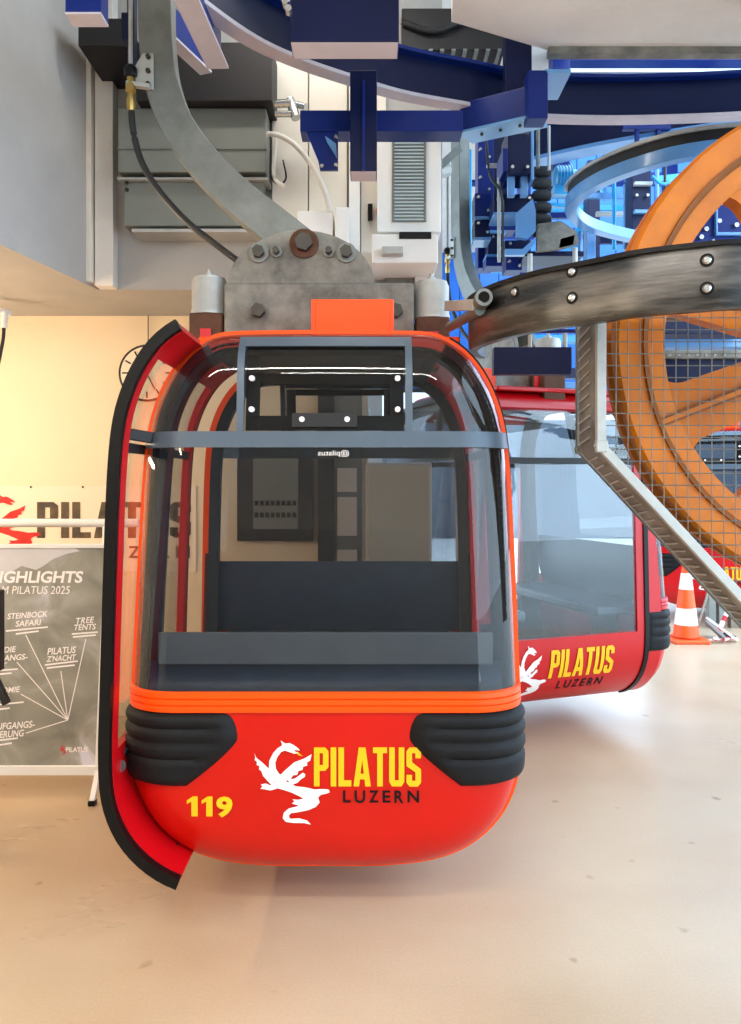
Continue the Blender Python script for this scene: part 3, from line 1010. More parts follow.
    build('control_rod', G().cyl(hz(135, -60), hz(135, 74), .011, 10), 'galvlight', t)
    build('rod_end', G().lathe(hz(135, 84), hz(135, 73) - hz(135, 84), [(.028, 0), (.032, .012), (.032, .04), (.02, .055)], 14), 'rubber', t)
    build('hose_fitting', G().lathe(hz(135.5, 118), hz(135, 84) - hz(135.5, 118), [(.016, 0), (.022, .02), (.022, .06), (.016, .065), (.016, .09), (.026, .095), (.026, .13), (.018, .135), (.018, .166)], 8), 'brass', t)
    hp = smooth_path([hz(135.5, 116), hz(138, 140), hz(146, 168), hz(163, 196), hz(190, 226), hz(215, 246), hz(243, 267)], 6)
    build('black_hose', G().tube([Vector(p) for p in hp], .016, 10), 'cable', t)
    return t, doors

g1, d1 = make_gondola('near orange gondola cabin with an open left door and number 119', (-0.183, YC, 0), 0, 'red', 'orange', '119')
# the left door of the near cabin stands open: pushed out and forwards
d1[1].location = (-0.03, -0.37, 0)
# its guide links
lk = G()
def GL(u, v, Y): return P(u, v, Y) - Vector((-0.183, YC, 0))
lk = G(); lk.beam(GL(118, 432, 3.1), GL(152, 438, 3.16), .03, .045)
build('door_link', lk, 'interior', g1, bevel=0.004)
build('door_link_pin', G().cyl(GL(119, 432, 3.08), GL(119, 432, 3.14), .024, 14), 'bolt', g1)
lk = G(); lk.tube([GL(118, 768, 3.1), GL(119, 760, 3.1), GL(124, 749, 3.12), GL(140, 746, 3.16)], .022, 10)
build('door_link', lk, 'rubber', g1)
build('door_link_pin', G().cyl(GL(119, 766, 3.05), GL(119, 766, 3.12), .026, 14), 'bolt', g1)
lk = G(); lk.tube([GL(168, 850, 3.14), GL(176, 846, 3.14), GL(180, 858, 3.14), GL(176, 872, 3.14)], .014, 8)
build('door_link', lk, 'interior', g1)
# guide arm with a roller tube on the right damper
ga = G(); ga.beam(GL(449, 306, 3.6), GL(478, 305, 3.1), .045, .045)
build('guide_arm', ga, 'galvlight', g1, bevel=0.003)
build('guide_tube', G().lathe(GL(484, 297, 3.02), (0, 1, 0), [(.034, 0), (.034, .12)], 18), 'galv', g1)
build('guide_tube_bore', G().cyl(GL(484, 297, 3.015), GL(484, 297, 3.025), .022, 16), 'black', g1)
ga = G(); ga.cyl(GL(450, 327, 3.6), GL(480, 310, 3.1), .022, 12)
build('guide_strut', ga, 'galv', g1)

cos20 = math.radians(-70)
g2, d2 = make_gondola('red gondola cabin seen from its side behind the wire guard', (1.08, 5.93, 0), cos20, 'crimson', 'crimson')
# parked cabins far behind share the meshes
def copy_tree(o, parent=None):
    c = o.copy(); coll.objects.link(c)
    if parent is not None: c.parent = parent
    for ch in list(o.children): copy_tree(ch, c)
    return c
for loc, rz, lab in (((4.5, 10.2, 0.0), math.radians(-25), 'far red gondola cabin glimpsed through the spokes of the yellow wheel'),
                     ((6.6, 11.8, 0.0), math.radians(-30), 'rearmost red gondola cabin at the right beyond the yellow wheel')):
    c = copy_tree(g2); c.location = loc; c.rotation_euler = (0, 0, rz); c['label'] = lab

# ------------------------------------------------------------------ guide band (black ring at the right)
ZR0, ZR1 = 2.296, 2.503
front = [(476, 299), (500, 287), (540, 275), (575, 268), (600, 263), (640, 255), (700, 248), (741, 245)]
pts = []
for u, v in front:
    Y = (ZR1 - CZ) * F / (CV - v)
    pts.append(((u - CU) / F * Y, Y))
tail = [(1.6, 2.47), (2.2, 2.5), (2.8, 2.75), (3.2, 3.2)]
ringpath = [Vector((p[0], p[1], (ZR0 + ZR1) / 2)) for p in smooth_path([(0.50, 3.5), (0.452, 3.38)] + pts + tail, 6)]
hb = (ZR1 - ZR0) / 2
rg = thing('guide_band', 'black rubber guide band curving over the wire guard and yellow wheel', 'guide rail', (1.8, 3.6, ZR0))
g = G(); g.sweep(ringpath, [(-.016, -hb), (.016, -hb), (.022, -hb + .02), (.022, hb - .02), (.016, hb), (-.016, hb)])
build('rubber_band', g, 'band', rg)
g = G(); g.sweep([p + Vector((0, 0, hb + .004)) for p in ringpath], [(-.035, -.008), (.03, -.008), (.03, .008), (-.035, .008)])
build('top_rail', g, 'rubber', rg)
ctr = Vector((1.85, 3.6, 0))
for u, vs_ in ((575, (273, 299)), (704, (262, 290)), (519, (293,))):
    v0 = vs_[0]
    k = min(range(len(ringpath)), key=lambda i: abs((ringpath[i].x / ringpath[i].y) * F + CU - u) + (100 if ringpath[i].y > 3.4 else 0))
    p = ringpath[k]; tg = (ringpath[(k + 1) % len(ringpath)] - ringpath[k - 1]).normalized()
    nrm = Vector((tg.y, -tg.x, 0))
    if nrm.dot(p - ctr) < 0: nrm = -nrm
    for v in vs_:
        z = CZ - (v - CV) / F * p.y
        q = Vector((p.x, p.y, z)) + nrm * .02
        build('bolt_recess', G().cyl(q - nrm * .005, q + nrm * .003, .022, 18), 'black', rg)
        build('bolt', G().lathe(q, nrm, [(.014, 0), (.014, .008), (.009, .014)], 14), 'chrome', rg)
# hangers that carry the band from the deck, right of the picture
for k in (-10, -2):
    p = ringpath[k]
    build('hanger_strut', G().span((p.x - .02, p.y + .02, ZR1), (p.x + .02, p.y + .06, 4.12)), 'blue', rg)

# ------------------------------------------------------------------ yellow spoked wheel
YW = 3.2
C = P(855, 346, YW); RW = 246 * YW / F
wh = thing('deflection_wheel', 'large yellow orange spoked steel wheel behind the wire guard', 'wheel', (C.x, YW, C.z - RW))
def WP(r, a, y): return Vector((C.x + r * math.cos(a), YW + y, C.z + r * math.sin(a)))
def ring_part(name, prof2, m, bevel=0):
    n = 120; g = G()
    vs = [WP(r, 2 * math.pi * i / n, y) for i in range(n) for r, y in prof2]
    k = len(prof2)
    fs = [(i * k + j, i * k + (j + 1) % k, ((i + 1) % n) * k + (j + 1) % k, ((i + 1) % n) * k + j) for i in range(n) for j in range(k)]
    g.add(vs, fs)
    return build(name, g, m, wh)
ring_part('outer_rim', [(.885, -.075), (.995, -.085), (RW, -.07), (RW, -.03), (.94, 0), (RW, .03), (RW, .07), (.995, .085), (.885, .075)], 'gold')
ring_part('inner_rim', [(.80, -.05), (.815, -.058), (.89, -.058), (.89, .058), (.80, .05)], 'gold')
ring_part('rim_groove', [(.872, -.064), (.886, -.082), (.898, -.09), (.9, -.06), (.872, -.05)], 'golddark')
for k in range(9):
    a0 = math.radians(180 + 21.3 + 40 * k)
    ca, sa = math.cos(a0), math.sin(a0)
    rs = [.16, .2, .26, .34, .45, .56, .66, .72, .74, .76, .78, .795, .807, .815, .82]
    hw = lambda r: .088 + (.03 * (r / .7)) + (.0 if r < .72 else .1 * (1 - math.sqrt(max(0, 1 - ((r - .72) / .1) ** 2))))
    half = [(r, hw(r)) for r in rs]
    poly = [(r, w) for r, w in half] + [(r, -w) for r, w in reversed(half)]
    fn = lambda a, b, d, ca=ca, sa=sa: Vector((C.x + a * ca - b * sa, YW + d, C.z + a * sa + b * ca))
    g = G(); g.prism(poly, fn, -.04, .04)
    sp = build('spoke', g, 'gold', wh)
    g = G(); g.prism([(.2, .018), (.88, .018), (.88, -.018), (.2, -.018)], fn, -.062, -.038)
    build('spoke_rib', g, 'golddark', wh)
    g = G(); g.prism([(.2, .009), (.88, .009), (.88, -.009), (.2, -.009)], fn, -.068, -.06)
    build('rib_edge', g, 'gold', wh)
g = G(); g.lathe((C.x, YW - .15, C.z), (0, 1, 0), [(.06, 0), (.12, .02), (.2, .06), (.22, .09), (.22, .2), (.14, .27)], 32)
build('hub', g, 'gold', wh)
build('axle', G().cyl((C.x, YW - .2, C.z), (C.x, YW + .9, C.z), .06, 20), 'galv', wh)
build('axle_bearing', G().span((C.x, YW + .5, C.z - .25), (C.x + .35, YW + .75, 4.12)), 'blue', wh, bevel=.01)

# ------------------------------------------------------------------ wire guard around the wheel
YA, YB = 3.0, 3.29
top = 2.44
q0 = P(596, 300, YA); q1 = P(596, 448, YA); q2 = P(741, 604, YA)
sl = (q2.z - q1.z) / (q2.x - q1.x)
xb_ = 2.0; zb_ = q1.z + sl * (xb_ - q1.x)          # lowest corner, right of the frame
outl = [(q0.x, top), (q1.x, q1.z), (q1.x + 0.72, q1.z + sl * 0.72), (2.6, q1.z + sl * 0.72), (3.1, q1.z), (3.1, top)]
gd = thing('wheel_guard', 'angular galvanised wire mesh guard hanging around the yellow wheel', 'guard', (1.99, YA, q1.z + sl * 0.72))
edges = list(zip(outl, outl[1:] + outl[:1]))
for (a, b) in edges:
    A = Vector((a[0], YA, a[1])); B = Vector((b[0], YA, b[1]))
    inn = Vector((1.99, YA, 2.0)) - (A + B) / 2; inn.y = 0
    nn = Vector((-(B - A).z, 0, (B - A).x)).normalized()
    if nn.dot(inn) < 0: nn = -nn
    tt_ = (B - A).normalized() * .012; A = A - tt_; B = B + tt_
    g = G(); g.beam(A + nn * .018, B + nn * .018, .036, .03, (0, 1, 0))
    build('frame_bar', g, 'galvlight', gd, bevel=.003)
    g = G(); g.beam(A + nn * .01 + Vector((0, YB - YA, 0)), B + nn * .01 + Vector((0, YB - YA, 0)), .02, .03, (0, 1, 0))
    build('frame_bar', g, 'galv', gd, bevel=.003)
for c_ in outl[1:5]:
    k_ = Vector((1.99 - c_[0], 0, 2.2 - c_[1])).normalized() * .02
    build('corner_plate', G().box((c_[0] + k_.x, YA - .004, c_[1] + k_.z), (.045, .03, .045)), 'galvlight', gd, False, .004)
# side strips with louvre slots: thin bars across the depth
for (a, b) in edges[:4]:
    A = Vector((a[0], YA, a[1])); B = Vector((b[0], YA, b[1])); L_ = (B - A).length; t = (B - A) / L_
    nn = Vector((-t.z, 0, t.x))
    if nn.dot(Vector((1.99, YA, 2.0)) - A) < 0: nn = -nn
    g = G()
    g.add([A + nn * .004 + Vector((0, .02, 0)), B + nn * .004 + Vector((0, .02, 0)), B + nn * .004 + Vector((0, YB - YA - .03, 0)), A + nn * .004 + Vector((0, YB - YA - .03, 0)),
           A + nn * .008 + Vector((0, .02, 0)), B + nn * .008 + Vector((0, .02, 0)), B + nn * .008 + Vector((0, YB - YA - .03, 0)), A + nn * .008 + Vector((0, YB - YA - .03, 0))],
          [(0, 1, 2, 3), (7, 6, 5, 4), (0, 4, 5, 1), (1, 5, 6, 2), (2, 6, 7, 3), (3, 7, 4, 0)])
    build('side_sheet', g, 'rusty', gd, False)
    n = int(L_ / .042)
    for i in range(1, n):
        p = A + t * (L_ * i / n)
        g = G(); g.beam(p + Vector((0, .08, 0)) - nn * .002, p + Vector((0, YB - YA - .05, 0)) - nn * .002 + t * .02, .006, .005, nn)
        build('side_slat', g, 'galvlight', gd, False)
# the mesh itself: two directions of thin wire clipped to the outline
def inside_span(vertical, c):
    hits = []
    for (a, b) in edges:
        k = 0 if vertical else 1
        if (a[k] - c) * (b[k] - c) < 0:
            t = (c - a[k]) / (b[k] - a[k])
            hits.append(a[1 - k] + t * (b[1 - k] - a[1 - k]))
    return (min(hits), max(hits)) if len(hits) >= 2 else None
g = G(); stp = 0.046; w = .0021
x = outl[0][0] + .03
while x < 2.3:
    s_ = inside_span(True, x)
    if s_: g.tube([(x, YA - .004, s_[0]), (x, YA - .004, s_[1])], w, 4, up=(0, 1, 0))
    x += stp
z = top - .02
while z > outl[2][1]:
    s_ = inside_span(False, z)
    if s_: g.tube([(s_[0], YA, z), (min(s_[1], 2.3), YA, z)], w, 4, up=(0, 1, 0))
    z -= stp
build('wire_mesh', g, 'galv', gd, False)['kind'] = 'stuff'
for x in (2.45, 2.9):
    build('guard_hanger', G().span((x - .02, YB - .02, top), (x + .02, YB + .02, 4.12)), 'galv', gd, bevel=.003)

# ------------------------------------------------------------------ blue steelwork overhead
def frame_thing(name, label, cat, loc):
    return thing(name, label, cat, loc)
nf = frame_thing('track_steelwork', 'near dark blue curved track girder with hanging post across the top', 'steel frame', (0.6, 4.4, 3.6))
zf = 3.91
flp = [(120, -60), (190, 0), (250, 42), (300, 65), (350, 82), (400, 97), (460, 108), (525, 119), (600, 122), (670, 121), (741, 118), (850, 110)]
path = []
for u, v in flp:
    Y = (zf - CZ) * F / (CV - v)
    path.append((((u - CU) / F * Y), Y, zf))
cp = [Vector(p) for p in smooth_path(path, 6)]
g = G(); g.sweep(cp, [(-.045, 0), (.045, 0), (.045, .022), (-.045, .022)])
build('bottom_flange', g, 'flange', nf, bevel=.003)  # lit lower flange, painted pale
g = G(); g.sweep([p + Vector((0, 0, .022)) for p in cp], [(-.02, 0), (.02, 0), (.02, .21), (-.02, .21)])
build('curved_web', g, 'bluedeep', nf)
g = G(); g.sweep([p + Vector((0, 0, .232)) for p in cp], [(-.075, 0), (.075, 0), (.075, .022), (-.075, .022)])
build('top_flange', g, 'blue', nf, bevel=.003)
# inner curved girder running closer to the camera at the left
p2 = [(-.2, 1.4), (-.15, 2.4), (-.05, 3.0), (.25, 3.5), (.7, 3.85), (1.3, 4.0), (2.2, 4.05)]
cp2 = [Vector((p[0], p[1], 4.02)) for p in smooth_path(p2, 6)]
def boxpart(name, u0, v0, u1, v1, Y0, Y1, m, parent, bevel=.004):
    a = P(u0, v0, Y0); b = P(u1, v1, Y0)
    return build(name, G().span((a.x, Y0, b.z), (b.x, Y1, a.z)), m, parent, False, bevel)
b1 = boxpart('carriage_box', 290, -60, 399, 41, 3.4, 3.55, 'bluedeep', nf)
g = G(); a = P(291, 41, 3.41); b = P(398, 41, 3.41); g.span((a.x, 3.41, a.z - .008), (b.x, 3.54, a.z))
build('carriage_sole', g, 'flange', nf, False)  # pale sheet for the lit underside of the box
for (u, v) in ((286, 6), (289, 13)):
    c = P(u, v, 3.4); build('bolt', G().cyl(c, c + Vector((0, -.04, 0)), .016, 6), 'chrome', nf)
boxpart('hanging_post', 350, 70, 377, 171, 4.0, 4.14, 'bluedeep', nf)
g = G(); a = P(351, 171, 4.01); b = P(376, 171, 4.01); g.span((a.x, 4.005, a.z - .006), (b.x, 4.135, a.z)); build('post_sole', g, 'flange', nf, False)  # pale sheet for the lit bottom face of the post
boxpart('cross_beam', 300, 110, 463, 131, 4.16, 4.3, 'blue', nf)
boxpart('post_rib', 362, 80, 365, 170, 3.985, 4.0, 'blue', nf, .002)
# gusset bracket with an opening below the cross beam
a = [P(u, v, 4.17) for u, v in ((306, 131), (338, 131), (338, 170), (320, 170), (318, 160))]
g = G(); g.prism([(p.x, p.z) for p in a], lambda a, b, d: Vector((a, d, b)), 4.17, 4.19)
build('gusset', g, 'blue', nf, False)
a = [P(u, v, 4.16) for u, v in ((325, 136), (336, 144), (337, 158), (327, 142))]
g = G(); g.prism([(p.x, p.z) for p in a], lambda a, b, d: Vector((a, d, b)), 4.155, 4.168)
build('gusset_web', g, 'bluelight', nf, False)
for (u, v) in ((322, 167), (336, 166), (336, 138)):
    c = P(u, v, 4.17); build('bolt', G().cyl(c, c + Vector((0, -.02, 0)), .011, 6), 'chrome', nf)
# bracket at the right end of the cross beam
g = G(); p0 = P(465, 122, 4.6); p1 = P(541, 104, 4.3); g.beam(p0, p1, .13, .17)
build('bracket_beam', g, 'blue', nf, False, .004)
g = G(); g.beam(p0 + Vector((0, 0, -.092)), p1 + Vector((0, 0, -.092)), .17, .014)
build('bracket_sole', g, 'bluelight', nf, False)
for i in range(3):
    c = p0.lerp(p1, .25 + .25 * i) + Vector((-.01, -.02, -.1))
    build('bolt', G().cyl(c, c + Vector((0, 0, -.012)), .009, 6), 'bolt', nf)
boxpart('upright_plate', 505, 30, 532, 128, 4.42, 4.5, 'bluedeep', nf)
boxpart('upright_plate', 528, 70, 548, 118, 4.2, 4.32, 'blue', nf)
g = G(); a = P(545, 71, 4.2); g.span((a.x, 4.2, a.z - .01), (a.x + .14, 4.5, a.z + .01)); build('cap_plate', g, 'bluelight', nf, False)
# receding beams, their lit undersides painted as pale soles, upper left
for (ua, va, Ya, ub, vb, Yb, w, back) in ((187, 0, 3.3, 218, 68, 3.84, .105, 1.2), (172, 40, 4.1, 206, 74, 4.42, .075, .6)):
    g = G(); A = P(ua, va, Ya); B = P(ub, vb, Yb); A.z = B.z = (A.z + B.z) / 2
    g.beam(A - (B - A) * back, B, w, .012); build('beam_sole', g, 'flange', nf, False)
    g = G(); g.beam(A - (B - A) * back + Vector((0, 0, .09)), B + Vector((0, 0, .09)), .03, .17); build('beam_web', g, 'blue', nf, False)
boxpart('beam_end', 65, -60, 101, 12, 3.1, 3.19, 'blue', nf)
g = G(); a = P(65, 12, 3.1); b = P(101, 12, 3.1); g.span((a.x, 3.1, a.z - .008), (b.x, 3.19, a.z)); build('beam_sole', g, 'flange', nf, False)
boxpart('guide_rail', 127, -40, 134, 74, 4.0, 4.06, 'bluedeep', nf)
boxpart('rail_bracket', 121, 12, 128, 40, 4.0, 4.05, 'bluedeep', nf)

# second curved girder and the machinery behind the black band
ff = frame_thing('drive_machinery', 'blue machinery frame crowded with brackets behind the black guide band', 'steel frame', (1.5, 7.0, 2.6))
zg = 1.75 + (480 - 150) * 6.2 / F
pp = []
for u, v in ((505, 171), (540, 163), (600, 150), (670, 138), (741, 128), (830, 120)):
    Y = (zg - CZ) * F / (CV - v); pp.append(((u - CU) / F * Y, Y, zg))
cq = [Vector(p) for p in smooth_path(pp, 6)]
g = G(); g.sweep(cq, [(-.09, 0), (.09, 0), (.09, .03), (-.09, .03)]); build('bottom_flange', g, 'bluelight', ff)
g = G(); g.sweep([p + Vector((0, 0, .03)) for p in cq], [(-.02, 0), (.02, 0), (.02, .27), (-.02, .27)]); build('curved_web', g, 'bluedeep', ff)
g = G(); g.sweep([p + Vector((0, 0, .30)) for p in cq], [(-.09, 0), (.09, 0), (.09, .03), (-.09, .03)]); build('top_flange', g, 'galvlight', ff)
a = P(622, 128, 5.9)
build('web_clip', G().span((a.x, a.y - .03, a.z - .02), (a.x + .36, a.y + .02, a.z + .02)), 'blue', ff, False, .003)
for dx in (.1, .26):
    build('clip_leg', G().span((a.x + dx, a.y - .02, a.z - .16), (a.x + dx + .025, a.y + .02, a.z)), 'blue', ff, False)
def bp(name, u0, v0, u1, v1, Y, d, m, parent=None):
    return boxpart(name, u0, v0, u1, v1, Y, Y + d, m, parent or ff, .004)
bp('column', 478, 100, 494, 268, 7.2, .2, 'blue')
bp('column', 494, 60, 508, 200, 7.3, .2, 'bluedeep')
bp('column', 553, 20, 570, 170, 7.0, .18, 'blue')
bp('column', 632, 150, 651, 262, 7.4, .2, 'bluedeep')
bp('column', 520, 40, 531, 320, 8.6, .2, 'blue')
bp('column', 588, 160, 600, 330, 8.8, .2, 'bluedeep')
bp('column', 700, 60, 716, 300, 8.4, .2, 'blue')
bp('column', 668, 30, 678, 200, 8.9, .2, 'blue')
bp('drive_box', 508, 128, 531, 174, 6.0, .3, 'bluedeep')
bp('box_cheek', 503, 148, 508, 172, 6.0, .3, 'blue')
bp('box_cheek', 531, 128, 534, 180, 6.0, .3, 'bluelight')
bp('box_foot', 508, 174, 515, 196, 6.05, .05, 'bluelight')
bp('box_foot', 521, 174, 528, 196, 6.05, .05, 'bluelight')
bp('tie_bar', 487, 163, 505, 166, 6.4, .05, 'galvlight')
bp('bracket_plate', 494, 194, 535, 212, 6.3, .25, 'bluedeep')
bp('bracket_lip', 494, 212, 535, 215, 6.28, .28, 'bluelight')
bp('bracket_plate', 475, 193, 492, 216, 6.6, .2, 'blue')
bp('bracket_lip', 475, 216, 492, 219, 6.58, .22, 'bluelight')
bp('bracket_plate', 475, 220, 490, 237, 6.6, .2, 'bluedeep')
bp('bracket_lip', 474, 237, 491, 240, 6.58, .22, 'bluelight')
bp('bracket_plate', 490, 216, 516, 230, 7.0, .2, 'blue')
bp('bracket_lip', 488, 230, 506, 233, 6.98, .2, 'bluelight')
bp('bracket_plate', 488, 233, 504, 254, 7.0, .2, 'bluedeep')
bp('bracket_lip', 486, 254, 506, 257, 6.98, .2, 'bluelight')
bp('bracket_plate', 486, 257, 506, 266, 6.9, .2, 'blue')
bp('bracket_plate', 505, 240, 530, 252, 6.7, .2, 'bluedeep')
bp('bracket_plate', 506, 255, 522, 270, 6.4, .2, 'blue')
bp('cross_shelf', 524, 251, 584, 256, 6.2, .3, 'bluedeep')
bp('cross_shelf', 520, 258, 578, 263, 6.5, .3, 'blue')
# fork plates with sloping edges
for (pts_, m_) in ((((516, 214), (532, 200), (535, 212), (535, 232), (526, 240), (516, 238)), 'bluelight'), (((505, 250), (522, 250), (535, 238), (535, 243), (524, 256), (505, 256)), 'bluelight'),
                   (((537, 225), (560, 222), (575, 232), (578, 244), (560, 250), (536, 252)), 'rusty'), (((560, 240), (574, 236), (572, 246), (558, 249)), 'offwhite')):
    a = [P(u, v, 6.15) for u, v in pts_]
    g = G(); g.prism([(p.x, p.z) for p in a], lambda a, b, d: Vector((a, d, b)), 6.12, 6.17)
    build('fork_plate', g, m_, ff, False)
for (u, v0, v1) in ((530, 254, 270), (575, 248, 262)):
    a = P(u, v0, 6.1); b = P(u, v1 + 30, 6.1); build('drop_rod', G().cyl(a, b, .02, 10), 'galvlight', ff)
# long horizontal members of the drive deck and diagonals far behind
for (u0, v0, u1, v1, Y, m_) in ((470, 205, 741, 210, 9.6, 'cyan'), (470, 228, 741, 236, 10.2, 'blue'), (470, 262, 741, 270, 9.8, 'cyan'), (470, 172, 741, 182, 10.0, 'blue'),
                               (470, 300, 741, 312, 9.8, 'blue'), (470, 335, 741, 342, 10.4, 'cyan'), (530, 50, 741, 60, 7.6, 'blue'), (560, 66, 741, 72, 8.2, 'galvlight'), (470, 368, 741, 378, 10.6, 'bluedeep'),
                               (560, 95, 741, 104, 8.4, 'blue')):
    bp('deck_beam', u0, v0, u1 + 60, v1, Y, .16, m_)
for (u0, v0, u1, v1, Y) in ((560, 270, 610, 170, 9.2), (620, 150, 660, 260, 9.3), (660, 262, 720, 170, 9.2), (480, 262, 520, 205, 9.4)):
    build('diagonal_brace', G().beam(P(u0, v0, Y), P(u1, v1, Y), .1, .1, (0, 1, 0)), 'cyan', ff, False)
for (u, v, Y) in ((480, 150, 7.18), (489, 158, 7.18), (480, 178, 7.18), (489, 190, 7.18), (512, 134, 5.98), (527, 134, 5.98), (512, 168, 5.98), (527, 168, 5.98), (498, 199, 6.28), (529, 199, 6.28),
                  (478, 198, 6.58), (488, 211, 6.58), (478, 224, 6.58), (487, 233, 6.58), (493, 237, 6.98), (500, 249, 6.98), (510, 244, 6.68), (526, 248, 6.68), (509, 262, 6.38), (519, 266, 6.38),
                  (636, 196, 7.38), (647, 196, 7.38), (636, 230, 7.38), (647, 230, 7.38), (558, 140, 6.98), (565, 152, 6.98)):
    c = P(u, v, Y); build('bolt', G().cyl(c + Vector((0, .01, 0)), c + Vector((0, -.03, 0)), .013, 8), 'chrome', ff)
for (u, v0, v1, Y, r, m_) in ((499, 178, 262, 6.2, .014, 'galvlight'), (503, 200, 262, 6.1, .009, 'cable'), (538, 128, 168, 6.2, .016, 'rusty'), (549, 126, 170, 6.2, .012, 'galvlight'), (470, 150, 262, 8.0, .02, 'cyan'),
                             (605, 150, 200, 7.8, .02, 'bluelight'), (614, 178, 250, 7.8, .02, 'cyan'), (626, 185, 250, 7.7, .03, 'bluelight'), (657, 170, 235, 7.8, .02, 'bluelight'), (665, 165, 220, 7.6, .014, 'cable'), (580, 232, 262, 6.6, .02, 'bluelight')):
    build('riser_pipe', G().cyl(P(u, v0, Y), P(u, v1, Y), r, 10), m_, ff)
for (u0, v0, u1, v1, Y, h, m_) in ((560, 196, 632, 196, 7.9, .05, 'bluelight'), (596, 214, 634, 214, 7.9, .04, 'galvlight'), (634, 184, 652, 184, 7.37, .03, 'galvlight'), (634, 212, 652, 212, 7.37, .03, 'bluelight'), (600, 240, 640, 240, 8.0, .08, 'bluedeep'),
                                  (655, 180, 690, 176, 7.9, .06, 'cyan'), (545, 190, 572, 190, 7.1, .05, 'bluedeep'), (550, 205, 570, 207, 7.1, .03, 'cyan'), (550, 216, 572, 216, 7.1, .05, 'blue')):
    build('tie_bar', G().beam(P(u0, v0, Y), P(u1, v1, Y), .05, h), m_, ff, False)
build('slack_cable', G().tube([Vector(p) for p in smooth_path([P(486, 140, 6.1), P(490, 175, 6.05), P(500, 190, 6.05), P(503, 210, 6.1)], 6)], .012, 8), 'cable', ff)
build('slack_cable', G().tube([Vector(p) for p in smooth_path([P(652, 176, 7.3), P(662, 184, 7.3), P(676, 180, 7.3)], 6)], .014, 8), 'cyan', ff)
# under the band, above the red cabin
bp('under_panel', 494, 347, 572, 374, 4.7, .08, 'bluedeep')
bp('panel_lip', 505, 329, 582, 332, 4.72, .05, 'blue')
for u in (530, 565):
    build('drop_rod', G().cyl(P(u, 300, 4.75), P(u, 348, 4.75), .014, 10), 'galvlight', ff)
bp('under_rail', 490, 382, 590, 388, 6.8, .1, 'bluelight')
bp('under_rail', 490, 389, 590, 394, 6.9, .1, 'galvlight')
# plates seen through the wheel
bp('riveted_plate', 690, 205, 760, 252, 5.6, .05, 'blue')
bp('plate_frame', 716, 206, 718, 234, 5.56, .03, 'bluelight')
bp('plate_frame', 716, 232, 750, 235, 5.56, .03, 'bluelight')
for (u, v) in ((700, 238), (705, 230), (712, 243), (720, 243), (718, 222), (735, 226)):
    c = P(u, v, 5.6); build('rivet', G().cyl(c, c + Vector((0, -.03, 0)), .017, 8), 'chrome', ff)
bp('long_tray', 645, 350, 760, 358, 4.9, .1, 'rusty')
for i in range(9):
    c = P(651 + i * 9, 355, 4.88); build('tray_bolt', G().cyl(c, c + Vector((0, -.02, 0)), .009, 8), 'galvlight', ff)
bp('tray_face', 645, 359, 760, 388, 4.95, .1, 'bluedeep')
bp('white_duct', 640, 337, 760, 347, 5.6, .2, 'bluelight')
bp('deep_beam', 640, 318, 760, 334, 5.3, .2, 'bluedeep')  # plain beam in the deep blue paint

# stack of conveyor tyres
for i in range(6):
    c = P(543, 172 + i * 12, 6.3)
    g = G(); g.lathe(c + Vector((-.09, 0, 0)), (1, 0, 0), [(.015, 0), (.038, .01), (.046, .04), (.046, .12), (.038, .15), (.015, .16)], 18)
    build('drive_tyre', g, 'tyre', ff)
mt = thing('drive_motor', 'small cyan electric motor on the blue frame', 'motor', P(565, 192, 6.8))
a = P(553, 178, 6.8); b = P(576, 178, 6.8)
build('motor_body', G().lathe(a, b - a, [(.06, 0), (.1, .02), (.1, .15), (.07, .17), (.07, .2)], 20), 'cyan', mt)
for k in range(5):
    c = a.lerp(b, .2 + .13 * k); build('cooling_fin', G().lathe(c, b - a, [(.108, 0), (.108, .008)], 20), 'cyan', mt)
build('motor_foot', G().span((a.x, 6.74, a.z - .16), (b.x, 6.86, a.z - .08)), 'cyan', mt)

# pale blue loop rail with black running strip
zl = CZ + (480 - 205) * 6.0 / F
lp = []
for u, v in ((741, 146), (700, 150), (660, 158), (620, 171), (592, 184), (575, 197), (571, 207), (578, 217), (592, 225), (615, 232), (640, 237), (680, 241)):
    Y = (zl - CZ) * F / (CV - v); lp.append(((u - CU) / F * Y, Y, zl))
lq = [Vector(p) for p in smooth_path(lp, 6)]
lr = thing('loop_rail', 'pale blue loop shaped running rail with black strip above the guide band', 'rail', lq[36] - Vector((0, 0, .1)))
g = G(); g.sweep(lq, [(-.045, -.05), (.045, -.05), (.045, .04), (-.045, .04)]); build('rail_body', g, 'bluelight', lr, bevel=.006)
g = G(); g.sweep([p + Vector((0, 0, .075)) for p in lq[:34]], [(-.03, -.035), (.03, -.035), (.03, .035), (-.03, .035)]); build('running_strip', g, 'tyre', lr)
g = G(); g.sweep([p + Vector((0, 0, .122)) for p in lq[:36]], [(-.05, -.012), (.05, -.012), (.05, .012), (-.05, .012)]); build('strip_cap', g, 'galvlight', lr)
a = P(585, 222, 6.9); b = P(594, 262, 6.9)
build('rail_leg', G().span((a.x, 6.85, b.z - .6), (b.x, 6.95, a.z)), 'bluelight', lr, bevel=.004)

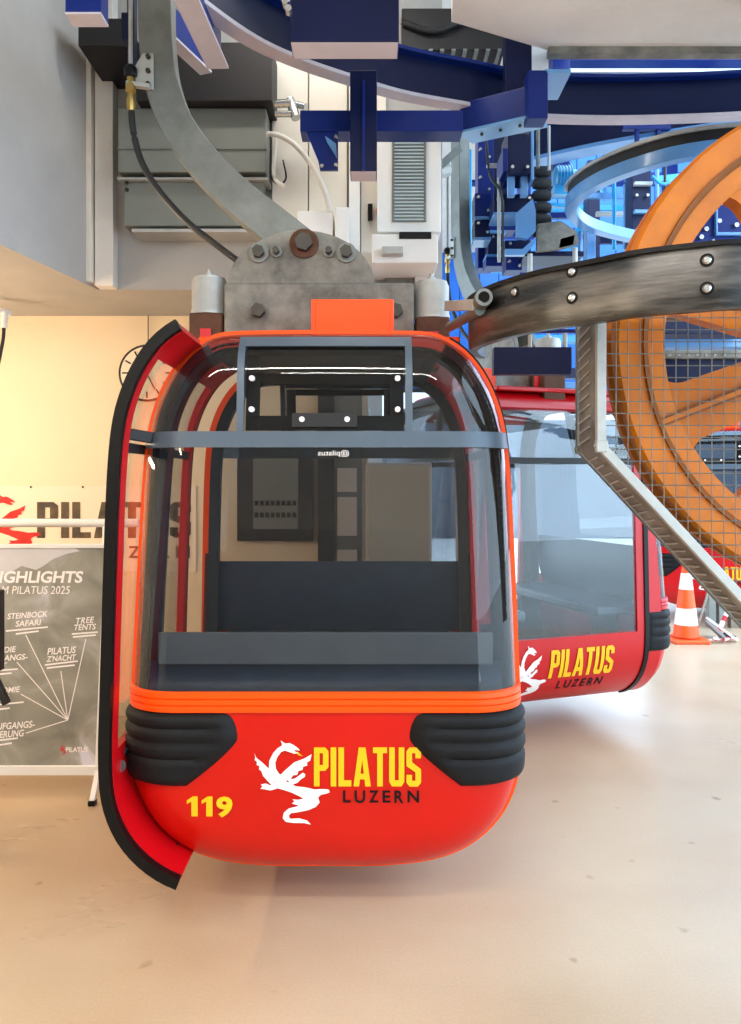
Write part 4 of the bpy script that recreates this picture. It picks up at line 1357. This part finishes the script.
# ------------------------------------------------------------------ fittings on the bulkhead and white cabinets
YF = 5.0
def fixture(name, label, cat, u0, v0, u1, v1, depth, m, bevel=.006, Yf=YF):
    a = P(u0, v0, Yf - depth); b = P(u1, v1, Yf - depth)
    t = thing(name, label, cat, ((a.x + b.x) / 2, Yf - depth / 2, b.z))
    build('body', G().span((a.x, Yf - depth, b.z), (b.x, Yf, a.z)), m, t, False, bevel)
    return t, a, b
t, a, b = fixture('void_block', 'dark box standing in for the shaded void above the grey sheet metal boxes', 'duct', 136, 42, 272, 101, .3, 'darkductvoid')  # dark block in place of the shaded void at the back
t, a, b = fixture('sheet_metal_box', 'upper grey green sheet metal box on the bulkhead behind the hanger arm', 'box', 118, 108, 266, 172, .22, 'boxgrey')
build('lid_seam', G().span((a.x - .004, YF - .228, P(0, 148, YF - .22).z - .01), (b.x + .004, YF - .2, P(0, 148, YF - .22).z)), 'galv', t, False)
t, a, b = fixture('sheet_metal_box', 'lower grey green sheet metal box with a drip lip on the bulkhead', 'box', 124, 182, 264, 226, .16, 'boxgrey')
build('drip_lip', G().span((a.x + .06, YF - .2, b.z - .05), (b.x, YF - .01, b.z - .03)), 'galvlight', t, False)
build('top_lip', G().span((a.x - .03, YF - .2, a.z), (b.x + .03, YF - .01, a.z + .014)), 'galvlight', t, False)
for (u, v) in ((127, 183), (127, 190), (252, 180), (252, 187)):
    c = P(u, v, YF - .16); build('bolt', G().cyl(c, c + Vector((0, -.015, 0)), .012, 8), 'bolt', t)
t, a, b = fixture('duct_board', 'dark grey duct end under the blue beam at the top left', 'duct', 78, 18, 126, 46, .5, 'darkductvoid', Yf=5.0)
t, a, b = fixture('cable_tray', 'dark ribbed cable tray above the curved blue girder', 'cable tray', 402, 8, 505, 50, .3, 'darkductvoid', Yf=5.2)
for i in range(9):
    x = a.x + (b.x - a.x) * (i + .5) / 9
    build('tray_rib', G().span((x - .012, 4.885, b.z - .012), (x + .012, 5.2, b.z)), 'galv', t, False)
build('tray_cable', G().tube([Vector(p) for p in smooth_path([(a.x, 4.88, a.z - .1), (a.x + .2, 4.87, a.z - .16), (b.x - .2, 4.88, a.z - .08), (b.x, 4.88, a.z - .14)], 6)], .02, 8), 'cable', t)
# vertical service columns right of the boxes
def column(label, u0, u1, v0, v1, depth, m):
    t, a, b = fixture('wall_panel', label, 'panel', u0, v0, u1, v1, depth, m, .004)
    return t
column('tall cream cladding panel beside the grey sheet metal boxes', 272, 308, 30, 262, .04, 'offwhite')
column('broad cream cladding panel behind the blue cross beam', 309, 347, 40, 275, .05, 'offwhite')
column('narrow white edge panel under the blue hanging post', 349, 360, 60, 300, .1, 'white')
t, a, b = fixture('wall_panel', 'recessed cream panel with an amber button left of the ribbed window', 'panel', 361, 60, 386, 275, .04, 'offwhite', .004)
c = P(371, 211, YF - .05); build('button_plate', G().span((c.x - .02, YF - .07, c.z - .06), (c.x + .01, YF - .04, c.z + .04)), 'black', t, False)
c = P(379, 212, YF - .05); build('amber_button', G().cyl(c, c + Vector((0, -.04, 0)), .022, 14), 'amber', t)
# ribbed window cabinet
t, a, b = fixture('ribbed_window_cabinet', 'white cabinet with a tall ribbed glass window above the near cabin', 'cabinet', 377, 120, 441, 232, .2, 'white')
wa = P(393, 132, YF - .2); wb = P(425, 222, YF - .2)
build('window_recess', G().span((wa.x, YF - .208, wb.z), (wb.x, YF - .19, wa.z)), 'boxgrey', t, False)
for i in range(26):
    z = wb.z + (wa.z - wb.z) * (i + .5) / 26
    build('rib', G().span((wa.x + .008, YF - .216, z - .004), (wb.x - .008, YF - .205, z + .004)), 'ribglass', t, False)
build('window_gasket', G().tube([(wa.x, YF - .21, wa.z), (wb.x, YF - .21, wa.z), (wb.x, YF - .21, wb.z), (wa.x, YF - .21, wb.z)], .008, 6, True, (0, 1, 0)), 'galv', t)
c = P(424, 210, YF - .2); build('screw', G().cyl(c, c + Vector((0, -.012, 0)), .009, 8), 'bolt', t)
t, a, b = fixture('white_tray', 'white metal tray box under the ribbed window cabinet', 'box', 372, 234, 438, 263, .4, 'white')
build('tray_gap', G().span((a.x + .16, YF - .41, a.z - .03), (b.x - .04, YF - .1, a.z + .01)), 'rubber', t, False)
build('tray_bracket', G().span((a.x + .06, YF - .46, b.z + .04), (a.x + .18, YF - .4, b.z + .08)), 'galvlight', t, False)
t, a, b = fixture('junction_box', 'plain white junction box right behind the pivot plate', 'box', 297, 211, 333, 245, .25, 'white')
t, a, b = fixture('wall_panel', 'bright white column panel right of the junction box', 'panel', 335, 207, 349, 300, .28, 'white')
# conduits
cd = thing('flexible_conduit', 'pale flexible conduit arching down to the white junction box', 'conduit', P(276, 135, 4.7))
build('hose', G().tube([Vector(p) for p in smooth_path([P(268, 134, 4.75), P(280, 136, 4.7), P(296, 146, 4.7), P(312, 166, 4.7), P(324, 190, 4.7), P(330, 212, 4.72)], 6)], .016, 10), 'conduit', cd)
build('thin_lead', G().tube([Vector(p) for p in smooth_path([P(271, 150, 4.8), P(271, 176, 4.8), P(279, 184, 4.8), P(286, 178, 4.8), P(283, 160, 4.8)], 6)], .006, 6), 'cable', cd)
build('drop_pipe', G().tube([Vector(p) for p in smooth_path([P(276, 140, 4.78), P(274, 176, 4.78), P(284, 186, 4.78)], 5)], .012, 8), 'conduit', cd)
vf = thing('pipe_fitting', 'bright metal pipe fitting beside the dark void block', 'fitting', P(285, 112, 4.7))
for (u0, v0, u1, v1, r) in ((276, 104, 292, 103, .026), (276, 114, 292, 114, .02), (290, 100, 296, 118, .03), (294, 104, 306, 107, .022)):
    build('pipe_piece', G().cyl(P(u0, v0, 4.75), P(u1, v1, 4.72), r, 12), 'chrome', vf)
sn = thing('sensor_head', 'small grey sensor clamped at the left of the far hanger arm', 'sensor', P(432, 176, 5.2))
build('sensor_body', G().cyl(P(424, 173, 5.2), P(447, 170, 5.3), .05, 14), 'galvlight', sn)
build('sensor_lens', G().cyl(P(421, 173.5, 5.19), P(426, 173, 5.2), .035, 14), 'bolt', sn)
build('sensor_clamp', G().beam(P(438, 168, 5.25), P(458, 150, 5.3), .08, .05), 'galv', sn)
# white post and grey panel below the tray
t, a, b = fixture('wall_panel', 'blue lit white post below the white tray', 'panel', 415, 262, 432, 300, .1, 'white')
t, a, b = fixture('wall_panel', 'grey door panel below the white tray', 'panel', 385, 264, 414, 300, .06, 'boxgrey')

# ------------------------------------------------------------------ back wall: banner, clock, rail, poster stand
YWL = 5.8
bn = thing('wall_banner', 'cream wall banner with red dragon and large brown letters', 'banner', P(60, 545, YWL - .02))
a = P(-120, 486, YWL - .012); b = P(196, 572, YWL - .012)
build('cloth', G().span((a.x, YWL - .012, b.z), (b.x, YWL - .004, a.z)), 'bannercloth', bn, False)
fb = lambda u, v: P(u, v, YWL - .015)
for sh_ in PILATUS: decal('letter', fit(sh_, 37, 502, 191, 538), fb, 'bannerbrown', bn)
for sh_ in LUZERN: decal('letter', fit(sh_, 96, 546, 190, 558), fb, 'bannerbrown', bn)
dv, df = DRAGON
decal('dragon_emblem', fit(([(a, b) for a, b in dv], df), -24, 497, 41, 560), fb, 'bannerred', bn)
for (u, v) in ((31, 487), (83, 487)):
    c = P(u, v, YWL - .012); build('grommet', G().cyl(c, c + Vector((0, -.006, 0)), .008, 10), 'bolt', bn)
# clock
cc = P(147, 373, YWL - .05); rc = 27.5 * (YWL - .05) / F
ck = thing('wall_clock', 'round white wall clock hanging from a cord behind the cabin door', 'clock', cc - Vector((0, 0, rc)))
build('dial', G().cyl(cc + Vector((0, .04, 0)), cc + Vector((0, 0, 0)), rc * .96, 40), 'clockface', ck)
build('bezel', G().tube([cc + Vector((rc * math.cos(k * math.pi / 24), .005, rc * math.sin(k * math.pi / 24))) for k in range(48)], .009, 8, True, (0, 1, 0)), 'bolt', ck)
for k in range(12):
    an = k * math.pi / 6; d = Vector((math.cos(an), 0, math.sin(an)))
    build('hour_mark', G().beam(cc + d * rc * .68 + Vector((0, -.003, 0)), cc + d * rc * .9 + Vector((0, -.003, 0)), .01, .004, (0, 1, 0)), 'black', ck, False)
build('hour_hand', G().beam(cc + Vector((0, -.006, 0)), cc + Vector((-rc * .42, -.006, rc * .28)), .012, .004, (0, 1, 0)), 'black', ck, False)
build('minute_hand', G().beam(cc + Vector((0, -.01, 0)), cc + Vector((rc * .3, -.01, -rc * .6)), .008, .004, (0, 1, 0)), 'black', ck, False)
build('cord', G().cyl(cc + Vector((0, .03, rc)), Vector((cc.x, cc.y + .03, 2.97)), .004, 6), 'cable', ck)
# handrail
hr = thing('handrail', 'white tubular handrail running before the wall banner', 'handrail', (-2.2, 4.78, 0))
zr = P(0, 523, 4.78).z
build('top_tube', G().cyl((-3.8, 4.78, zr), (-1.42, 4.78, zr), .026, 16), 'white', hr)
for x in (-3.4, -1.62):
    build('post', G().cyl((x, 4.78, 0), (x, 4.78, zr), .022, 14), 'white', hr)
    build('foot_plate', G().cyl((x, 4.78, 0), (x, 4.78, .012), .06, 20), 'white', hr)
# poster stand leaning a little
TP = P(108, 546, 4.45); BP = P(98, 770, 4.29)
ps = thing('poster_stand', 'grey mountain event poster on a white framed floor stand', 'poster stand', (TP.x - .6, 4.2, 0))
lean = (TP.y - BP.y) / (TP.z - BP.z)
def on_board(u, v, lift=0.0):
    # the ray of a pixel met with the leaning board plane Y = BP.y + lean * (z - BP.z)
    k = (CV - v) / F
    Y = (BP.y + lean * (CZ - BP.z)) / (1 - lean * k)
    p = P(u, v, Y)
    return p + Vector((0, -lift, lean * lift))
xl = TP.x - 1.42
def bd(x, z, lift=0.0): return Vector((x, BP.y + lean * (z - BP.z) - lift, z))
xr = TP.x - .012
g = G(); g.add([bd(xl, BP.z), bd(xr, BP.z), bd(xr, TP.z), bd(xl, TP.z), bd(xl, BP.z, -.02), bd(xr, BP.z, -.02), bd(xr, TP.z, -.02), bd(xl, TP.z, -.02)],
               [(0, 1, 2, 3), (7, 6, 5, 4), (0, 4, 5, 1), (1, 5, 6, 2), (2, 6, 7, 3), (3, 7, 4, 0)])
board = build('poster', g, 'poster', ps, False)
for (p0, p1, w) in ((bd(xl, BP.z, .0), bd(xr + .02, BP.z, .0), .05), (bd(xl, TP.z), bd(xr + .02, TP.z), .022), (bd(xr + .012, BP.z - .02), bd(xr + .012, TP.z + .01), .03), (bd(xl - .012, BP.z - .02), bd(xl - .012, TP.z + .01), .03)):
    build('frame_bar', G().beam(p0, p1, w if abs(p1.z - p0.z) > .3 else .03, .03 if abs(p1.z - p0.z) > .3 else w, (0, 0, 1)), 'white', ps, False, .003)
for x in (xr + .012, xl - .012):
    build('leg', G().beam(bd(x, BP.z), Vector((x, 4.2, .02)), .028, .028, (0, 1, 0)), 'white', ps, False, .003)
    build('leg', G().beam(bd(x, BP.z + .5, -.02), Vector((x, 4.68, .02)), .024, .024, (0, 1, 0)), 'white', ps, False, .003)
    build('rubber_foot', G().span((x - .018, 4.18, 0), (x + .018, 4.22, .025)), 'rubber', ps, False)
    build('rubber_foot', G().span((x - .018, 4.66, 0), (x + .018, 4.7, .025)), 'rubber', ps, False)
fp = lambda u, v: on_board(u, v, .003)
fp2 = lambda u, v: on_board(u, v, .002)
# printed sky above the ridge
ridge = [(-160, 548), (74, 548), (80, 551), (66, 554), (54, 559), (44, 566), (36, 570), (22, 566), (8, 574), (-20, 580), (-70, 568), (-160, 590)]
decal('printed_sky', ([(a, b) for a, b in ridge], [tuple(range(len(ridge)))]), fp2, 'postersky', board)
def ptext(s, box, bold=0.02, shear=0.0, slope=0.0):
    decal('lettering', fit(text_shape(s, bold), *box, shear, slope), fp, 'whitev', board)
ptext('HIGHLIGHTS', (-12, 571, 83, 583), .03, 2.0)
ptext('AM PILATUS 2025', (-5, 586, 70, 594), .0, 1.0)
ptext('STEINBOCK', (8, 612, 48, 618), .02, 1, -.07)
ptext('SAFARI', (16, 620, 41, 626), .02, 1, -.07)
ptext('TREE', (77, 617, 94, 623), .02, 1, -.05)
ptext('TENTS', (74, 624, 96, 630), .02, 1, -.05)
ptext('PILATUS', (48, 647, 76, 654), .02, 1, -.07)
ptext("Z'NACHT", (47, 655, 76, 661), .02, 1, -.07)
ptext('GOLDIE', (-12, 647, 16, 653), .02, 1, -.07)
ptext('AUFGANGS-', (-16, 655, 28, 661), .02, 1, -.07)
ptext('FAHRT', (-16, 663, 7, 669), .02, 1, -.07)
ptext('GASTRONOMIE', (-34, 688, 20, 694), .02, 1, -.07)
ptext('TAGE', (-20, 696, 9, 702), .02, 1, -.07)
ptext('SONNENAUFGANGS-', (-40, 723, 35, 730), .02, 1, -.07)
ptext('WANDERUNG', (-24, 731, 24, 738), .02, 1, -.07)
ptext('PILATUS', (66, 747, 88, 752), .03)
# fine print: thin rules of small type
def rule(u0, v0, u1, v1, w):
    d = math.hypot(u1 - u0, v1 - v0); nx, ny = -(v1 - v0) / d * w, (u1 - u0) / d * w
    return ([(u0 + nx, v0 + ny), (u1 + nx, v1 + ny), (u1 - nx, v1 - ny), (u0 - nx, v0 - ny)], [(0, 1, 2, 3)])
for r in ((6, 631, 48, 627), (16, 634, 39, 631), (72, 634, 98, 632), (73, 637, 96, 635), (45, 665, 78, 661), (47, 668, 75, 665), (-10, 671, 18, 669), (-10, 675, 12, 673), (-6, 705, 24, 702), (-8, 710, 10, 708), (-8, 741, 18, 738), (-8, 746, 12, 743)):
    decal('fine_print', rule(*r, .8), fp, 'whitev', board)
for (u, v) in ((26, 635), (17, 662), (61, 671), (86, 639), (21, 694), (26, 733)):
    decal('pointer_line', rule(u, v, 68, 720, .45), fp, 'whitev', board)
decal('dragon_emblem', fit(DRAGON, 60, 745, 67, 755), fp, 'bannerred', board)

# dark framed notice panel and dark doorway on the back wall, seen through the cabin
nb = thing('notice_panel', 'dark framed notice panel on the wall seen through the cabin windows', 'notice panel', P(276, 540, YWL - .05))
a = P(237, 440, YWL - .05); b = P(313, 541, YWL - .05)
build('frame', G().span((a.x, YWL - .05, b.z), (b.x, YWL, a.z)), 'darkductvoid', nb, False, .005)
a = P(253, 440, YWL - .06); b = P(298, 529, YWL - .06)
build('sheet', G().span((a.x, YWL - .058, b.z), (b.x, YWL - .05, a.z)), 'boxgrey', nb, False)
for r_, v in enumerate((503, 515)):
    for i in range(8):
        c = P(256.5 + i * 5.4, v, YWL - .06)
        build('key', G().span((c.x - .014, YWL - .064, c.z - .018), (c.x + .014, YWL - .057, c.z + .018)), 'black', nb, False)
dr = G(); a = P(318, 400, YWL - .04); b = P(334, 740, YWL - .04)
d1_ = struct(build('door_1', G().span((a.x, YWL - .06, 0.001), (b.x, YWL - .002, 2.6)), 'darkductvoid', smooth=False, bevel=.004))
a = P(334, 400, YWL - .04); b = P(362, 740, YWL - .04)
build('door_leaf', G().span((a.x, YWL - .03, 0.0), (b.x, YWL - .005, 2.55)), 'boxgrey', d1_, False)
for (v0, v1) in ((468, 492), (497, 536), (550, 580)):
    p0 = P(337, v0, YWL - .05); p1 = P(357, v1, YWL - .05)
    build('door_panel', G().span((p0.x, YWL - .045, p1.z), (p1.x, YWL - .03, p0.z)), 'offwhite', d1_, False, .003)

kb = thing('control_cabinet', 'cream control cabinet seen through the right half of the near cabin', 'cabinet', (.2, 5.0, 0))
build('body', G().span((-.03, 4.95, 0), (.39, 5.08, 1.86)), 'offwhite', kb, False, .01)
build('cabinet_door', G().span((-.015, 4.935, .08), (.375, 4.952, 1.84)), 'wall', kb, False, .004)
build('handle', G().span((.33, 4.915, 1.0), (.35, 4.94, 1.15)), 'bolt', kb, False, .003)
kb = thing('reflection_board', 'slim cream board added for the reflection in the near cabin right corner', 'board', (.63, 4.95, 0))  # board stands in for a cream reflection in the cabin glass
build('panel', G().span((.53, 4.84, .9), (.67, 4.865, 2.0)), 'offwhite', kb, False, .004)
build('post', G().span((.54, 4.865, 0), (.58, 4.9, 1.9)), 'boxgrey', kb, False, .004)

# ------------------------------------------------------------------ things at the left edge
cb = thing('ceiling_bracket', 'small white bracket with dangling black lead under the soffit', 'bracket', P(4, 318, 5.2))
build('arm', G().beam(P(-12, 308, 5.2), P(11, 314, 5.3), .05, .04), 'white', cb, False, .004)
build('drop', G().cyl(P(5, 312, 5.25), P(4, 328, 5.25), .022, 12), 'white', cb)
build('lead', G().tube([Vector(p) for p in smooth_path([P(4, 326, 5.25), P(3, 340, 5.25), P(-2, 366, 5.25)], 5)], .012, 8), 'cable', cb)
st = thing('black_stand', 'black stand leg at the left picture edge in front of the poster', 'stand', P(-8, 700, 3.6) * 1)
st.location.z = 0
build('upright', G().beam(P(-4, 590, 3.6), P(-4, 670, 3.6), .06, .05), 'cable', st, False, .005)
build('brace', G().beam(P(-8, 672, 3.6), P(7, 704, 3.6), .035, .03), 'cable', st, False, .004)
build('pole', G().cyl(P(-16, 590, 3.62), Vector((P(-16, 590, 3.62).x, 3.62, 0.02)), .02, 12), 'cable', st)
build('base', G().cyl((P(-16, 590, 3.62).x - .1, 3.62, 0), (P(-16, 590, 3.62).x - .1, 3.62, .02), .14, 28), 'cable', st)

# ------------------------------------------------------------------ cone and yard clutter by the exit
Yc = 1.75 * F / (641 - 480)
cx = P(686, 0, Yc).x
cn = thing('traffic_cone', 'orange and white traffic cone beside the red cabin', 'cone', (cx, Yc, 0))
kc = Yc / F
def cz(v): return CZ - (v - CV) * kc
bands = [(640, 636, 17.0, 14.6, 'cone'), (636, 624, 12.6, 11.2, 'cone'), (624, 607.5, 11.2, 9.2, 'whitev'), (607.5, 589, 9.2, 6.9, 'cone'), (589, 573, 6.9, 4.8, 'whitev'), (573, 564, 4.8, 3.0, 'cone')]
for i, (v0, v1, r0, r1, m_) in enumerate(bands):
    if i == 0:
        build('base', G().span((cx - .19, Yc - .19, 0), (cx + .19, Yc + .19, .04)), 'cone', cn, False, .012)
    else:
        build('sleeve' if m_ == 'whitev' else 'cone_body', G().lathe((cx, Yc, cz(v0)), (0, 0, 1), [(r0 * kc, 0), (r1 * kc, cz(v1) - cz(v0))], 32), m_, cn)
Yj = 8.7
def G0(u, v): # on the floor
    Y = CZ * F / (v - CV); return P(u, v, Y)
sh = thing('shovel', 'shovel lying on the floor with its handle leaning beside the cone', 'shovel', (P(722, 632, Yj).x, Yj, 0))
build('handle', G().cyl(P(697, 628, Yj), P(709, 590, Yj + .3), .014, 8), 'wood', sh)
g = G(); A = P(706, 621, Yj); B = P(726, 640, Yj - .1); g.beam(A, B, .16, .03, (0, 0, 1)); build('blade', g, 'galv', sh, False, .006)
build('socket', G().cyl(P(724, 636, Yj), P(734, 640, Yj), .05, 12), 'rubber', sh)
pk = thing('plank', 'pale plank propped on the shovel near the right edge', 'plank', (P(725, 630, Yj).x, Yj - .2, 0))
build('board', G().beam(P(707, 618, Yj - .2), P(737, 640, Yj - .25), .09, .025), 'offwhite', pk, False, .004)
bp_ = thing('barrier_post', 'red and white striped post leaning among the tools', 'post', (P(722, 632, Yj + .2).x, Yj + .2, 0))
A = P(716, 637, Yj + .2); B = P(730, 606, Yj + .3)
for i in range(6):
    build('stripe', G().cyl(A.lerp(B, i / 6), A.lerp(B, (i + 1) / 6), .025, 10), 'redtape' if i % 2 else 'whitev', bp_)
tp = thing('barrier_tape', 'crumpled red and white tape on the floor right of the cone', 'tape', (P(712, 641, Yc).x, Yc - .05, 0))
random.seed(4)
q = [Vector((cx + .22 + .024 * i, Yc - .1 + random.uniform(-.05, .05), .03 + random.uniform(0, .03))) for i in range(12)]
qs = [Vector(p) for p in smooth_path(q, 4)]
for i in range(0, len(qs) - 4, 4):
    build('tape_piece', G().sweep(qs[i:i + 5], [(-.025, -.003), (.025, -.003), (.025, .003), (-.025, .003)]), 'redtape' if (i // 4) % 2 else 'whitev', tp)
for (u0, u1, v0, v1, lab) in ((709, 716, 594, 615, 'short grey post standing behind the shovel'), (731, 741, 608, 642, 'wooden corner post at the right edge behind the shovel'), (719, 724, 596, 634, 'thin grey post between the shovel and the right edge')):
    a = P(u0, v0, 9.2); b = P(u1, v1, 9.2)
    g = G(); g.span((a.x, 9.2, 0), (b.x, 9.3, a.z))
    tg_ = tag(build('yard_post', g, 'wood' if u0 == 731 else 'boxgrey', None, False, .006), lab, 'post', 'posts near the exit')
